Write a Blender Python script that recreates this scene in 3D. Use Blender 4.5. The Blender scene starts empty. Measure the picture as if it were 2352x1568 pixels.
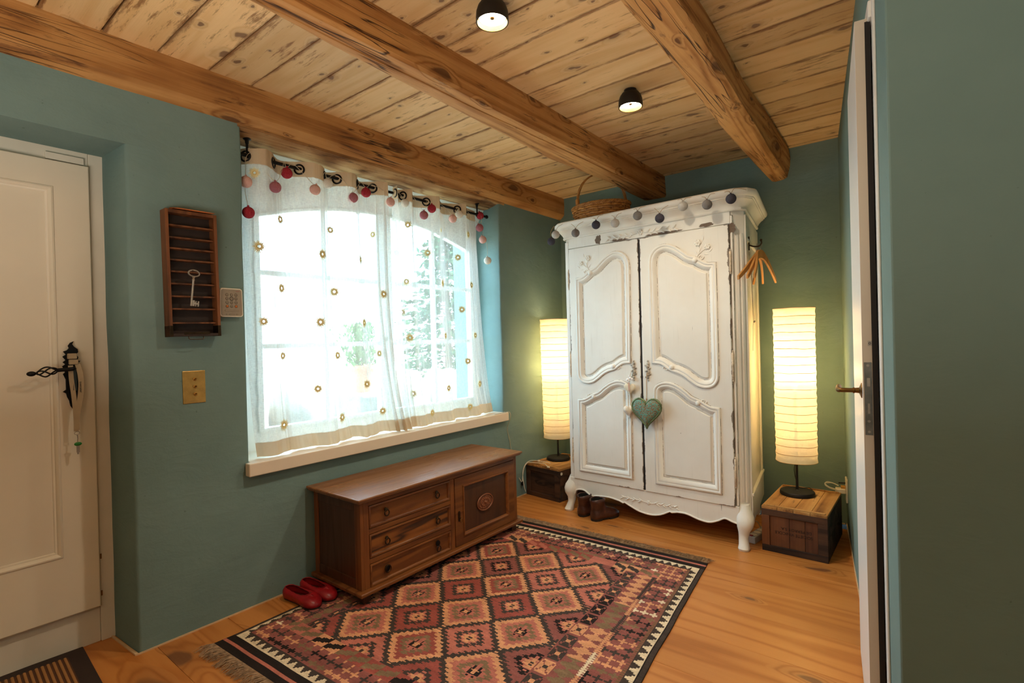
import bpy, bmesh, math, random
from mathutils import Vector, Matrix
from mathutils.noise import noise as pnoise
random.seed(7)
SC = bpy.context.scene
COL = SC.collection
PI = math.pi
R = math.radians

# ------------------------------------------------------------------ camera
cam_d = bpy.data.cameras.new('camera')
cam_d.sensor_width = 36.0
cam_d.lens = 18.2445
cam_d.clip_start = 0.02
cam = bpy.data.objects.new('camera', cam_d)
COL.objects.link(cam)
YAW, PITCH, ROLL = 0.669933812, -0.00316437, -0.02611984
fwd = Vector((-math.sin(YAW)*math.cos(PITCH), math.cos(YAW)*math.cos(PITCH), math.sin(PITCH)))
rgt = Vector((math.cos(YAW), math.sin(YAW), 0))
upv = rgt.cross(fwd)
r2 = rgt*math.cos(ROLL) + upv*math.sin(ROLL)
u2 = -rgt*math.sin(ROLL) + upv*math.cos(ROLL)
cam.matrix_world = Matrix(((r2.x, u2.x, -fwd.x, 0), (r2.y, u2.y, -fwd.y, 0), (r2.z, u2.z, -fwd.z, 1.2), (0, 0, 0, 1)))
SC.camera = cam

# ------------------------------------------------------------------ world, exposure, large lights
SC.view_settings.view_transform = 'Standard'
SC.view_settings.look = 'None'
SC.view_settings.exposure = 0.32
SC.view_settings.gamma = 1.0
SC.view_settings.use_curve_mapping = False
SC.cycles.diffuse_bounces = 7
SC.cycles.transparent_max_bounces = 16
world = bpy.data.worlds.new('world')
SC.world = world
world.use_nodes = True
bg = world.node_tree.nodes['Background']
bg.inputs[0].default_value = (0.50, 0.78, 1.0, 1)
bg.inputs[1].default_value = 12.0


def area(name, loc, target, sx, sy, power, col, portal=False):
    d = bpy.data.lights.new(name, 'AREA')
    d.shape = 'RECTANGLE'
    d.size, d.size_y = sx, sy
    d.energy = power
    d.color = col
    if portal:
        d.cycles.is_portal = True
    o = bpy.data.objects.new(name, d)
    COL.objects.link(o)
    o.location = loc
    o.rotation_euler = (Vector(target) - Vector(loc)).to_track_quat('-Z', 'Y').to_euler()
    return o


area('window_portal', (-2.97, 2.10, 1.40), (0, 2.10, 1.40), 1.9, 1.7, 0, (1, 1, 1), portal=True)
# unseen fill lights added behind the camera: one aimed down, one brightening the ceiling
area('overhead_fill', (0.45, -0.75, 2.34), (0.2, 0.0, 0.0), 0.8, 0.8, 9, (1.0, 0.86, 0.70))
area('ceiling_fill', (-0.75, -0.55, 0.95), (-0.75, -0.549, 2.4), 1.5, 1.1, 40, (1.0, 0.90, 0.76))
sun_d = bpy.data.lights.new('sun', 'SUN')
sun_d.energy = 30
sun_d.angle = 0.009
sun_d.color = (1.0, 0.95, 0.86)
sun_o = bpy.data.objects.new('sun', sun_d)
COL.objects.link(sun_o)
sun_o.rotation_euler = Vector((0.18, 0.62, 0.80)).to_track_quat('Z', 'Y').to_euler()   # high, beside the house: it never enters the window


# ------------------------------------------------------------------ helpers
def lin(c):
    f = lambda x: x/12.92 if x <= 0.04045 else ((x+0.055)/1.055)**2.4
    return tuple(f(v/255) for v in c) + (1.0,)


class G:
    """tiny node-graph helper"""
    def __init__(s, name):
        s.m = bpy.data.materials.new(name)
        s.m.use_nodes = True
        s.t = s.m.node_tree
        s.t.nodes.clear()
        s.out = s.n('ShaderNodeOutputMaterial')

    def n(s, typ, ins=None, **kw):
        nd = s.t.nodes.new(typ)
        for k, v in kw.items():
            setattr(nd, k, v)
        for k, v in (ins or {}).items():
            sock = nd.inputs[k]
            if isinstance(v, bpy.types.NodeSocket):
                s.t.links.new(v, sock)
            else:
                sock.default_value = v
        return nd

    def link(s, a, b):
        s.t.links.new(a, b)

    def coord(s, scale=(1, 1, 1), kind='Object', rnd=0.0, rot=(0, 0, 0)):
        tc = s.n('ShaderNodeTexCoord')
        src = tc.outputs[kind]
        if rnd:
            oi = s.n('ShaderNodeObjectInfo')
            mu = s.n('ShaderNodeMath', {0: oi.outputs['Random'], 1: rnd}, operation='MULTIPLY')
            src = s.n('ShaderNodeVectorMath', {0: src, 1: mu.outputs[0]}, operation='ADD').outputs[0]
        return s.n('ShaderNodeMapping', {'Vector': src, 'Scale': scale, 'Rotation': rot}).outputs[0]

    def noise(s, vec, scale, detail=4, rough=0.55, dist=0.0):
        return s.n('ShaderNodeTexNoise', {'Vector': vec, 'Scale': scale, 'Detail': detail, 'Roughness': rough, 'Distortion': dist}).outputs[0]

    def math(s, op, a, b=0.0, c=0.0, clamp=False):
        nd = s.n('ShaderNodeMath', {0: a, 1: b, 2: c}, operation=op)
        nd.use_clamp = clamp
        return nd.outputs[0]

    def ramp(s, fac, stops, interp='LINEAR'):
        nd = s.n('ShaderNodeValToRGB', {0: fac})
        cr = nd.color_ramp
        cr.interpolation = interp
        while len(cr.elements) < len(stops):
            cr.elements.new(0.5)
        for e, (p, c) in zip(cr.elements, stops):
            e.position = p
            e.color = c if len(c) == 4 else lin(c)
        return nd.outputs[0]

    def remap(s, v, a, b, c=0.0, d=1.0):
        return s.n('ShaderNodeMapRange', {0: v, 1: a, 2: b, 3: c, 4: d}).outputs[0]

    def mix(s, fac, a, b, mode='MIX'):
        nd = s.n('ShaderNodeMix', data_type='RGBA', blend_type=mode)
        for sock, v in ((nd.inputs[0], fac), (nd.inputs[6], a), (nd.inputs[7], b)):
            if isinstance(v, bpy.types.NodeSocket):
                s.t.links.new(v, sock)
            elif isinstance(v, (int, float)):
                sock.default_value = v
            else:
                sock.default_value = v if len(v) == 4 else lin(v)
        return nd.outputs[2]

    def bump(s, h, strength=0.3, dist=0.005):
        return s.n('ShaderNodeBump', {'Height': h, 'Strength': strength, 'Distance': dist}).outputs[0]

    def bsdf(s, color, rough=0.6, metal=0.0, normal=None, spec=0.5, **kw):
        ins = {'Base Color': color if isinstance(color, bpy.types.NodeSocket) or len(color) == 4 else lin(color),
               'Roughness': rough, 'Metallic': metal, 'Specular IOR Level': spec}
        ins.update(kw)
        p = s.n('ShaderNodeBsdfPrincipled', ins)
        if normal is not None:
            s.link(normal, p.inputs['Normal'])
        return p.outputs[0]

    def done(s, shader):
        s.link(shader, s.out.inputs[0])
        return s.m


def plain(name, col, rough=0.6, metal=0.0, spec=0.5, var=0.06, scale=30, bump=0.0, bscale=200):
    g = G(name)
    v = g.coord()
    nz = g.noise(v, scale, 3)
    c = lin(col)
    lo = tuple(x*(1-var) for x in c[:3]) + (1,)
    hi = tuple(min(1, x*(1+var)) for x in c[:3]) + (1,)
    cc = g.ramp(nz, [(0.3, lo), (0.7, hi)])
    nm = g.bump(g.noise(v, bscale, 3), bump, 0.002) if bump else None
    return g.done(g.bsdf(cc, rough, metal, nm, spec))


def wood(name, light, mid, dark, axis='x', ring=26, ringscale=1.0, knots=0.5, knot_col=None, rough=0.5, spec=0.35,
         blotch=0.35, fine=0.5, rnd=37.0, bump=0.25, knotscale=(2.2, 5.0), ringamt=0.5, stain=None, crack=0.0, edge=None, tone=(0.86, 1.10)):
    """grain runs along the given axis of object space"""
    g = G(name)
    al, ac = 0.22*ringscale, 2.3*ringscale
    sc = {'x': (al, ac, ac), 'y': (ac, al, ac), 'z': (ac, ac, al)}[axis]
    ka, kc = knotscale
    ks = {'x': (ka, kc, kc), 'y': (kc, ka, kc), 'z': (kc, kc, ka)}[axis]
    fs = {'x': (2.5, 90, 90), 'y': (90, 2.5, 90), 'z': (90, 90, 2.5)}[axis]
    v = g.coord(sc, rnd=rnd)
    vk0 = g.n('ShaderNodeSeparateXYZ', {0: g.coord(ks, rnd=rnd)})
    ia = 'xyz'.index(axis)
    oth = [i for i in range(3) if i != ia]
    vk = g.n('ShaderNodeCombineXYZ', {0: vk0.outputs[ia], 1: g.math('ADD', vk0.outputs[oth[0]], vk0.outputs[oth[1]])}).outputs[0]
    wob = g.noise(vk, 1.6, 2)
    vk2 = g.n('ShaderNodeVectorMath', {0: vk, 1: g.math('MULTIPLY', wob, 0.5)}, operation='ADD').outputs[0]
    vor = g.n('ShaderNodeTexVoronoi', {'Vector': vk2, 'Scale': 1.0, 'Randomness': 1.0}, feature='F1', voronoi_dimensions='2D')
    kd = vor.outputs['Distance']
    # only some cells carry a knot
    keep = g.math('GREATER_THAN', g.n('ShaderNodeSeparateColor', {0: vor.outputs['Color']}).outputs[0], 1.0-knots)
    sizev = g.n('ShaderNodeSeparateColor', {0: vor.outputs['Color']}).outputs[1]
    rad = g.remap(g.math('POWER', sizev, 3.0), 0, 1, 0.045, 0.17)
    rel = g.math('DIVIDE', kd, rad)
    core = g.math('MULTIPLY', g.remap(rel, 0.75, 1.15, 1.0, 0.0), keep)
    halo = g.math('MULTIPLY', g.remap(rel, 0.8, 3.2, 1.0, 0.0), keep)
    base = g.noise(v, 1.0, 3, 0.45, 0.3)
    base = g.math('MULTIPLY_ADD', halo, 0.12, base)
    rings = g.math('SINE', g.math('MULTIPLY', base, ring*6.28))
    rings = g.remap(rings, -1, 1, 0, 1)
    rings = g.math('POWER', rings, 2.2)
    fine_n = g.noise(g.coord(fs, rnd=rnd), 1.0, 3, 0.6)
    bl = g.noise(g.coord((1.5, 1.5, 1.5), rnd=rnd), 1.6, 4, 0.6)
    f = g.math('MULTIPLY', rings, ringamt)
    f = g.math('MULTIPLY_ADD', g.math('SUBTRACT', fine_n, 0.5), fine, f)
    f = g.math('MULTIPLY_ADD', g.math('SUBTRACT', bl, 0.5), blotch*2, f)
    f = g.math('ADD', f, 0.18, clamp=True)
    col = g.ramp(f, [(0.0, light), (0.5, mid), (1.0, dark)])
    kcol = knot_col or dark
    col = g.mix(g.math('MULTIPLY', halo, 0.28), col, kcol)
    col = g.mix(g.math('MULTIPLY', core, 0.72), col, kcol)
    oi = g.n('ShaderNodeObjectInfo')
    tone = g.remap(oi.outputs['Random'], 0, 1, tone[0], tone[1])
    hsv = g.n('ShaderNodeHueSaturation', {'Color': col, 'Value': tone})
    col = hsv.outputs[0]
    if stain:
        # old finish left in scattered scratches and towards the ends
        sn = g.noise(g.coord({'x': (6, 45, 45), 'y': (45, 6, 45), 'z': (45, 45, 6)}[axis], rnd=rnd), 1.0, 5, 0.75)
        big = g.noise(g.coord((2.0, 2.0, 2.0), rnd=rnd), 1.3, 3)
        a = g.math('MULTIPLY_ADD', big, 0.55, sn)
        msk = g.remap(a, 0.86, 0.98, 0, 0.75)
        col = g.mix(msk, col, stain)
    if edge:
        gy = g.n('ShaderNodeSeparateXYZ', {0: g.n('ShaderNodeTexCoord').outputs['Generated']}).outputs[1]
        ed = g.math('MINIMUM', gy, g.math('SUBTRACT', 1.0, gy))
        en = g.noise(g.coord((5, 30, 30), rnd=rnd), 1.0, 5, 0.75)
        em = g.remap(g.math('MULTIPLY_ADD', en, 0.34, g.math('MULTIPLY', ed, -1.0)), 0.10, 0.17, 0, 0.75)
        col = g.mix(em, col, edge)
    h = g.math('MULTIPLY_ADD', rings, 0.5, fine_n)
    if crack:
        cs = {'x': (1.1, 26, 26), 'y': (26, 1.1, 26), 'z': (26, 26, 1.1)}[axis]
        cn = g.noise(g.coord(cs, rnd=rnd), 1.0, 2, 0.5, 0.4)
        ck = g.remap(g.math('ABSOLUTE', g.math('SUBTRACT', cn, 0.5)), 0.004, 0.016, 1, 0)
        ck = g.math('MULTIPLY', ck, g.remap(g.noise(g.coord((1, 1, 1), rnd=rnd), 2.3, 2), 0.48, 0.60, 0, crack))
        col = g.mix(ck, col, (48, 26, 14))
        h = g.math('MULTIPLY_ADD', ck, -3.0, h)
    nm = g.bump(h, bump, 0.002)
    rg = g.remap(f, 0, 1, rough-0.08, rough+0.12)
    p = g.n('ShaderNodeBsdfPrincipled', {'Base Color': col, 'Roughness': rg, 'Specular IOR Level': spec, 'Normal': nm})
    return g.done(p.outputs[0])


class MB:
    """mesh buffer"""
    def __init__(s):
        s.v, s.f = [], []

    def add(s, vs, fs):
        o = len(s.v)
        s.v += [tuple(p) for p in vs]
        s.f += [tuple(i+o for i in f) for f in fs]
        return s

    def box(s, x0, x1, y0, y1, z0, z1):
        vs = [(x0, y0, z0), (x1, y0, z0), (x1, y1, z0), (x0, y1, z0), (x0, y0, z1), (x1, y0, z1), (x1, y1, z1), (x0, y1, z1)]
        return s.add(vs, [(3, 2, 1, 0), (4, 5, 6, 7), (0, 1, 5, 4), (1, 2, 6, 5), (2, 3, 7, 6), (3, 0, 4, 7)])

    def hexa(s, bot, top):
        n = len(bot)
        return s.add(list(bot)+list(top), [tuple(reversed(range(n))), tuple(range(n, 2*n))] +
                     [(i, (i+1) % n, n+(i+1) % n, n+i) for i in range(n)])

    def prism(s, plan, z0, z1):
        a = sum(plan[i][0]*plan[(i+1) % len(plan)][1]-plan[(i+1) % len(plan)][0]*plan[i][1] for i in range(len(plan)))
        if a < 0:
            plan = list(reversed(plan))
        return s.hexa([(x, y, z0) for x, y in plan], [(x, y, z1) for x, y in plan])

    def rings(s, rings, caps=True, closed=False):
        n = len(rings[0])
        vs = [p for r in rings for p in r]
        fs = []
        m = len(rings)
        for k in range(m if closed else m-1):
            a, b = k*n, ((k+1) % m)*n
            for i in range(n):
                j = (i+1) % n
                fs.append((a+i, a+j, b+j, b+i))
        if caps and not closed:
            fs.append(tuple(reversed(range(n))))
            fs.append(tuple((m-1)*n+i for i in range(n)))
        return s.add(vs, fs)

    def tube(s, pts, r, n=8, closed=False, flat=None):
        pts = [Vector(p) for p in pts]
        m = len(pts)
        rs = r if isinstance(r, (list, tuple)) else [r]*m
        rings = []
        prev = None
        for i, p in enumerate(pts):
            if closed:
                t = pts[(i+1) % m]-pts[i-1]
            else:
                t = pts[min(i+1, m-1)]-pts[max(i-1, 0)]
            t.normalize()
            if prev is None:
                a = Vector((0, 0, 1)) if abs(t.z) < 0.9 else Vector((1, 0, 0))
                u = t.cross(a).normalized()
            else:
                u = (prev - t*prev.dot(t)).normalized()
            prev = u
            w = t.cross(u)
            fl = flat or 1.0
            rings.append([p + u*math.cos(2*PI*k/n)*rs[i] + w*math.sin(2*PI*k/n)*rs[i]*fl for k in range(n)])
        return s.rings(rings, closed=closed)

    def lathe(s, prof, c=(0, 0, 0), n=24, axis='z', caps=True):
        rings = []
        for r, h in prof:
            ring = []
            for k in range(n):
                a = 2*PI*k/n
                x, y = r*math.cos(a), r*math.sin(a)
                p = {'z': (x, y, h), 'x': (h, x, y), 'y': (y, h, x)}[axis]
                ring.append((c[0]+p[0], c[1]+p[1], c[2]+p[2]))
            rings.append(ring)
        return s.rings(rings, caps=caps)

    def ball(s, c, r, n=16, m=10, sq=(1, 1, 1), rot=None):
        rings = []
        for i in range(m+1):
            t = PI*i/m
            rr = max(math.sin(t), 0.001)
            ring = []
            for k in range(n):
                p = Vector((rr*math.cos(2*PI*k/n)*sq[0], rr*math.sin(2*PI*k/n)*sq[1], -math.cos(t)*sq[2]))*r
                if rot:
                    p = rot @ p
                ring.append((c[0]+p.x, c[1]+p.y, c[2]+p.z))
            rings.append(ring)
        return s.rings(rings)

    def xf(s, M):
        s.v = [tuple(M @ Vector(p)) for p in s.v]
        return s

    def build(s, name, mat, parent=None, smooth=False, bevel=0.0, seg=2, loc=None, rz=None, angle=40):
        me = bpy.data.meshes.new(name)
        me.from_pydata(s.v, [], s.f)
        me.validate()
        mats = mat if isinstance(mat, (list, tuple)) else [mat]
        for m in mats:
            me.materials.append(m)
        o = bpy.data.objects.new(name, me)
        COL.objects.link(o)
        if parent:
            o.parent = parent
        if loc:
            o.location = loc
        if rz is not None:
            o.rotation_euler = (0, 0, rz)
        if smooth:
            me.polygons.foreach_set('use_smooth', [True]*len(me.polygons))
            if angle < 180:
                for e in sharp_edges(me, R(angle)):
                    me.edges[e].use_edge_sharp = True
        if bevel:
            b = o.modifiers.new('bevel', 'BEVEL')
            b.width = bevel
            b.segments = seg
            b.limit_method = 'ANGLE'
            b.angle_limit = R(35)
            b.harden_normals = False
        return o


def sharp_edges(me, ang):
    bm = bmesh.new()
    bm.from_mesh(me)
    out = [e.index for e in bm.edges if len(e.link_faces) == 2 and e.calc_face_angle(0) > ang]
    bm.free()
    return out


def thing(name, label, cat, loc=(0, 0, 0), rz=0.0, group=None, rot=None):
    o = bpy.data.objects.new(name, None)
    COL.objects.link(o)
    o.empty_display_size = 0.1
    o.location = loc
    o.rotation_euler = rot or (0, 0, rz)
    tag(o, label, cat, group)
    return o


def tag(o, label, cat, group=None):
    o['label'] = label
    o['category'] = cat
    if group:
        o['group'] = group
    return o


def struct(o):
    o['kind'] = 'structure'
    return o


def chaikin(pts, it=2, closed=False):
    for _ in range(it):
        q = []
        m = len(pts)
        for i in range(m if closed else m-1):
            a, b = Vector(pts[i]), Vector(pts[(i+1) % m])
            q += [a*0.75+b*0.25, a*0.25+b*0.75]
        if not closed:
            q = [Vector(pts[0])] + q + [Vector(pts[-1])]
        pts = q
    return [tuple(p) for p in pts]


def spline(pts, n=6):
    """Catmull-Rom through the points"""
    P = [Vector(p) for p in pts]
    out = []
    for i in range(len(P)-1):
        p0 = P[i-1] if i else P[0]*2-P[1]
        p1, p2 = P[i], P[i+1]
        p3 = P[i+2] if i+2 < len(P) else P[-1]*2-P[-2]
        for k in range(n):
            t = k/n
            out.append(tuple(0.5*((2*p1)+(p2-p0)*t+(2*p0-5*p1+4*p2-p3)*t*t+(3*p1-p0-3*p2+p3)*t**3)))
    out.append(tuple(P[-1]))
    return out


def plate(loops, depth, bevel=0.0, front=0.0, res=1):
    """filled outline(s) (x,z) -> mesh buffer, front face at y = front, facing -y; later loops are holes"""
    cu = bpy.data.curves.new('tmp', 'CURVE')
    cu.dimensions = '2D'
    cu.fill_mode = 'BOTH'
    cu.extrude = max(depth/2-bevel, 0.0001)
    cu.bevel_depth = bevel
    cu.bevel_resolution = res
    cu.offset = -bevel
    for lp in loops:
        sp = cu.splines.new('POLY')
        sp.points.add(len(lp)-1)
        for p, q in zip(sp.points, lp):
            p.co = (q[0], q[1], 0, 1)
        sp.use_cyclic_u = True
    ob = bpy.data.objects.new('tmp', cu)
    me = ob.to_mesh()
    mb = MB()
    mb.add([(v.co.x, front+depth/2-v.co.z, v.co.y) for v in me.vertices], [tuple(p.vertices) for p in me.polygons])
    ob.to_mesh_clear()
    bpy.data.objects.remove(ob)
    bpy.data.curves.remove(cu)
    return mb


def inset(path, d):
    """offset of a closed (x,z) polygon; positive d goes inward for a clockwise path seen from -y"""
    n = len(path)
    out = []
    for i in range(n):
        p0, p1, p2 = Vector(path[i-1]), Vector(path[i]), Vector(path[(i+1) % n])
        a = (p1-p0).normalized()
        b = (p2-p1).normalized()
        na, nb = Vector((a.y, -a.x)), Vector((b.y, -b.x))
        m = na+nb
        if m.length < 1e-6:
            m = na
        m.normalize()
        c = max(m.dot(na), 0.5)
        out.append(tuple(p1+m*(d/c)))
    return out


def safe_inset(path, d):
    out = []
    n = len(path)
    for q in inset(path, d):
        qv = Vector(q)
        dmin = 9
        for i in range(n):
            a, b = Vector(path[i]), Vector(path[(i+1) % n])
            ab = b-a
            t = max(0, min(1, (qv-a).dot(ab)/max(ab.length_squared, 1e-12)))
            dmin = min(dmin, (a+ab*t-qv).length)
        if dmin > d*0.985 and (not out or (Vector(out[-1])-qv).length > 0.002):
            out.append(q)
    return out


def mould(path, prof):
    """profile (inward offset, height towards -y) swept along a closed path (x,z)"""
    loops = [inset(path, o) for o, h in prof]
    mb = MB()
    n = len(path)
    vs = [(p[0], -h, p[1]) for lp, (o, h) in zip(loops, prof) for p in lp]
    fs = []
    for k in range(len(prof)-1):
        for i in range(n):
            j = (i+1) % n
            fs.append((k*n+i, (k+1)*n+i, (k+1)*n+j, k*n+j))
    return mb.add(vs, fs)


def textmesh(body, size, depth=0.0004, align='CENTER', spacing=1.0):
    cu = bpy.data.curves.new('tmp', 'FONT')
    cu.body = body
    cu.size = size
    cu.extrude = depth
    cu.align_x = align
    cu.align_y = 'CENTER'
    cu.space_character = spacing
    cu.resolution_u = 3
    ob = bpy.data.objects.new('tmp', cu)
    me = ob.to_mesh()
    mb = MB()
    mb.add([(v.co.x, -v.co.z, v.co.y) for v in me.vertices], [tuple(p.vertices) for p in me.polygons])
    ob.to_mesh_clear()
    bpy.data.objects.remove(ob)
    bpy.data.curves.remove(cu)
    return mb


# ------------------------------------------------------------------ materials
def plaster(name, c1, c2, bump=0.25):
    g = G(name)
    v = g.coord()
    big = g.noise(v, 1.7, 5, 0.6)
    col = g.ramp(big, [(0.3, c1), (0.7, c2)])
    sp = g.noise(v, 55, 2, 0.5)
    col = g.mix(g.remap(sp, 0.74, 0.78, 0, 0.35), col, (45, 60, 58))
    trow = g.noise(g.coord((3, 3, 7)), 2.2, 5, 0.6, 0.6)
    grain = g.noise(v, 130, 3, 0.6)
    h = g.math('MULTIPLY_ADD', grain, 0.10, trow)
    h = g.math('MULTIPLY_ADD', big, 1.2, h)
    nm = g.bump(h, bump, 0.02)
    return g.done(g.bsdf(col, 0.88, 0, nm, 0.2))


m_wall = plaster('teal_lime_plaster', (106, 131, 129), (122, 146, 142), 0.2)
m_wall_flat = plaster('teal_wall_paint', (110, 135, 131), (120, 144, 139), 0.06)
m_white_plaster = plaster('white_plaster', (200, 196, 184), (222, 219, 208))
m_ceil = wood('pine_ceiling_board', (228, 194, 144), (212, 172, 118), (168, 116, 64), 'x', ring=14, ringscale=1.0, knots=0.50, edge=(112, 66, 30),
              knot_col=(96, 64, 50), blotch=0.30, fine=0.34, ringamt=0.26, rough=0.62, knotscale=(5.2, 8.5), stain=(120, 72, 32))
m_beam = wood('old_beam_timber', (206, 154, 92), (172, 118, 62), (106, 62, 28), 'y', ring=12, ringscale=1.2, knots=0.5, crack=0.9,
              knot_col=(80, 45, 22), blotch=0.5, fine=0.65, ringamt=0.42, rough=0.7, bump=0.8, knotscale=(3.0, 7.0), stain=(78, 44, 22))
m_floor = wood('oiled_larch_floorboard', (200, 134, 68), (180, 112, 50), (136, 76, 28), 'x', ring=20, ringscale=0.9, knots=0.65, tone=(0.95, 1.04),
               knot_col=(98, 62, 42), blotch=0.20, fine=0.26, ringamt=0.40, rough=0.42, spec=0.4, knotscale=(1.5, 4.2), bump=0.08)
m_lintel = wood('weathered_lintel', (184, 146, 98), (150, 108, 64), (92, 60, 32), 'y', ring=10, ringscale=1.5, knots=0.3, crack=0.8,
                blotch=0.9, fine=0.8, rough=0.8, bump=0.9, stain=(70, 46, 28))
m_oak = wood('oak', (134, 82, 38), (106, 59, 25), (60, 32, 14), 'y', ring=9, ringscale=2.2, knots=0.03, blotch=0.35, fine=0.5,
             ringamt=0.38, rough=0.38, spec=0.45, rnd=11)
m_oak_top = wood('oak_top', (156, 104, 60), (130, 82, 44), (80, 48, 24), 'y', ring=9, ringscale=2.4, knots=0.02, blotch=0.3, fine=0.6,
                 ringamt=0.30, rough=0.33, spec=0.5, rnd=11)
m_oak_fig = wood('oak_figured', (152, 94, 42), (124, 72, 30), (50, 29, 15), 'y', ring=8, ringscale=3.4, knots=0.02, blotch=0.2, fine=0.3,
                 ringamt=0.75, rough=0.38, spec=0.45, rnd=11)
m_oak_v = wood('oak_upright', (130, 77, 36), (100, 55, 24), (60, 32, 14), 'z', ring=9, ringscale=2.2, knots=0.02, blotch=0.3, fine=0.5,
               ringamt=0.35, rough=0.38, spec=0.45, rnd=11)
m_oak_dark = wood('dark_oak_panel', (84, 50, 28), (66, 38, 22), (38, 22, 14), 'z', ring=8, ringscale=2.2, knots=0.02, blotch=0.3, fine=0.5,
                  ringamt=0.3, rough=0.42, spec=0.45, rnd=11)
m_tray = wood('dark_stained_tray_wood', (128, 78, 44), (96, 56, 30), (46, 28, 18), 'z', ring=8, ringscale=2.0, knots=0.05, blotch=0.6, fine=0.6,
              rough=0.5, rnd=5)
m_tray_dark = plain('tray_back_stain', (48, 32, 24), 0.7, var=0.35, scale=14)
m_crate = wood('dark_crate_timber', (82, 56, 40), (58, 40, 30), (26, 20, 18), 'x', ring=7, ringscale=1.5, knots=0.2, blotch=1.0, fine=0.6,
               rough=0.75, rnd=9, stain=(28, 22, 20))
m_crate_panel = wood('crate_panel_board', (112, 70, 42), (90, 54, 34), (52, 34, 24), 'z', ring=7, ringscale=1.5, knots=0.1, blotch=0.7, fine=0.6,
                     rough=0.75, rnd=9)
m_crate_top = wood('crate_lid_board', (190, 146, 88), (164, 116, 62), (104, 68, 36), 'y', tone=(0.94, 1.05), ring=7, ringscale=1.5, knots=0.2, blotch=0.7, fine=0.5,
                   rough=0.7, rnd=9, stain=(74, 48, 28))
m_hanger = wood('beech_hanger', (196, 140, 74), (180, 122, 60), (150, 96, 44), 'z', ring=6, ringscale=2, knots=0.0, blotch=0.2, fine=0.2, rough=0.45)
m_door = plain('cream_door_paint', (226, 216, 196), 0.42, var=0.03, scale=4, bump=0.05, bscale=400)
m_frame = plain('cream_frame_paint', (222, 214, 198), 0.5, var=0.05, scale=6, bump=0.08, bscale=90)
m_leafedge = plain('grey_beige_door_edge', (208, 196, 178), 0.5, var=0.02, scale=5)
m_white = plain('white_gloss_paint', (232, 230, 224), 0.35, var=0.02)
m_sill = plain('cream_sill_paint', (228, 212, 190), 0.33, var=0.02, scale=5)
m_cut = plain('sealant_line', (206, 176, 138), 0.7, var=0.1)
m_black = plain('black_iron', (22, 20, 20), 0.42, 0.6, var=0.2)
m_lampblack = plain('black_lamp_metal', (30, 27, 25), 0.5, 0.3, var=0.1)
m_dark = plain('darkness_paint', (12, 12, 12), 0.9)
m_brass = plain('brushed_brass', (190, 146, 78), 0.35, 0.9, var=0.12, scale=40)
m_oldbrass = plain('aged_brass', (120, 88, 44), 0.4, 0.9, var=0.25, scale=30)
m_bronze = plain('dark_bronze', (58, 44, 28), 0.4, 0.85, var=0.3, scale=60)
m_steel = plain('galvanised_steel', (128, 126, 120), 0.45, 0.8, var=0.2, scale=40)
m_silver = plain('worn_silver_metal', (170, 160, 148), 0.45, 0.7, var=0.2)
m_cable = plain('white_cable', (226, 220, 204), 0.5)
m_cable_trans = plain('clear_cord', (190, 178, 154), 0.45)
m_plastic = plain('cream_plastic', (226, 218, 200), 0.4)
m_panelface = plain('taupe_panel_face', (150, 136, 116), 0.45)
m_key = plain('keypad_button', (142, 128, 108), 0.4)
m_keyring = plain('keypad_ring', (82, 70, 58), 0.5)
m_orange = plain('amber_button', (188, 106, 44), 0.4)
m_ink = plain('black_ink', (38, 34, 32), 0.8)
m_redink = plain('red_ink', (150, 40, 40), 0.7)
m_wickerA = wood('willow_wicker', (190, 136, 72), (164, 108, 50), (104, 62, 26), 'z', ring=5, ringscale=4, knots=0, blotch=0.8, fine=0.6, rough=0.55)
m_twine = plain('jute_twine', (176, 138, 90), 0.9)
m_lace = plain('white_lace', (236, 232, 228), 0.85)
m_towel = plain('cream_terry_cloth', (236, 220, 190), 0.95, bump=0.9, bscale=700)
m_papier = plain('white_papier_mache', (232, 222, 206), 0.7, bump=0.8, bscale=120)
m_ribbon = plain('dusty_pink_ribbon', (204, 164, 142), 0.7)
m_red = plain('red_leather', (150, 18, 26), 0.38, var=0.25, scale=20, bump=0.5, bscale=60)
m_redin = plain('shoe_lining', (70, 40, 24), 0.8, var=0.3)
m_sole = plain('dark_sole', (34, 26, 20), 0.7)
m_bootL = plain('brown_boot_leather', (72, 40, 28), 0.36, var=0.45, scale=18, bump=0.6, bscale=50)
m_bootin = plain('black_boot_lining', (10, 8, 8), 0.9)
m_elastic = plain('brown_elastic', (40, 26, 20), 0.8, bump=0.6, bscale=400)
m_strap = plain('beige_webbing', (168, 148, 118), 0.8, bump=0.4, bscale=900)
m_green = plain('green_key_cap', (20, 120, 40), 0.45)
m_leather_dk = plain('dark_green_leather', (24, 34, 30), 0.5)
m_grey_strip = plain('grey_plastic_strip', (176, 172, 166), 0.45)


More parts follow.
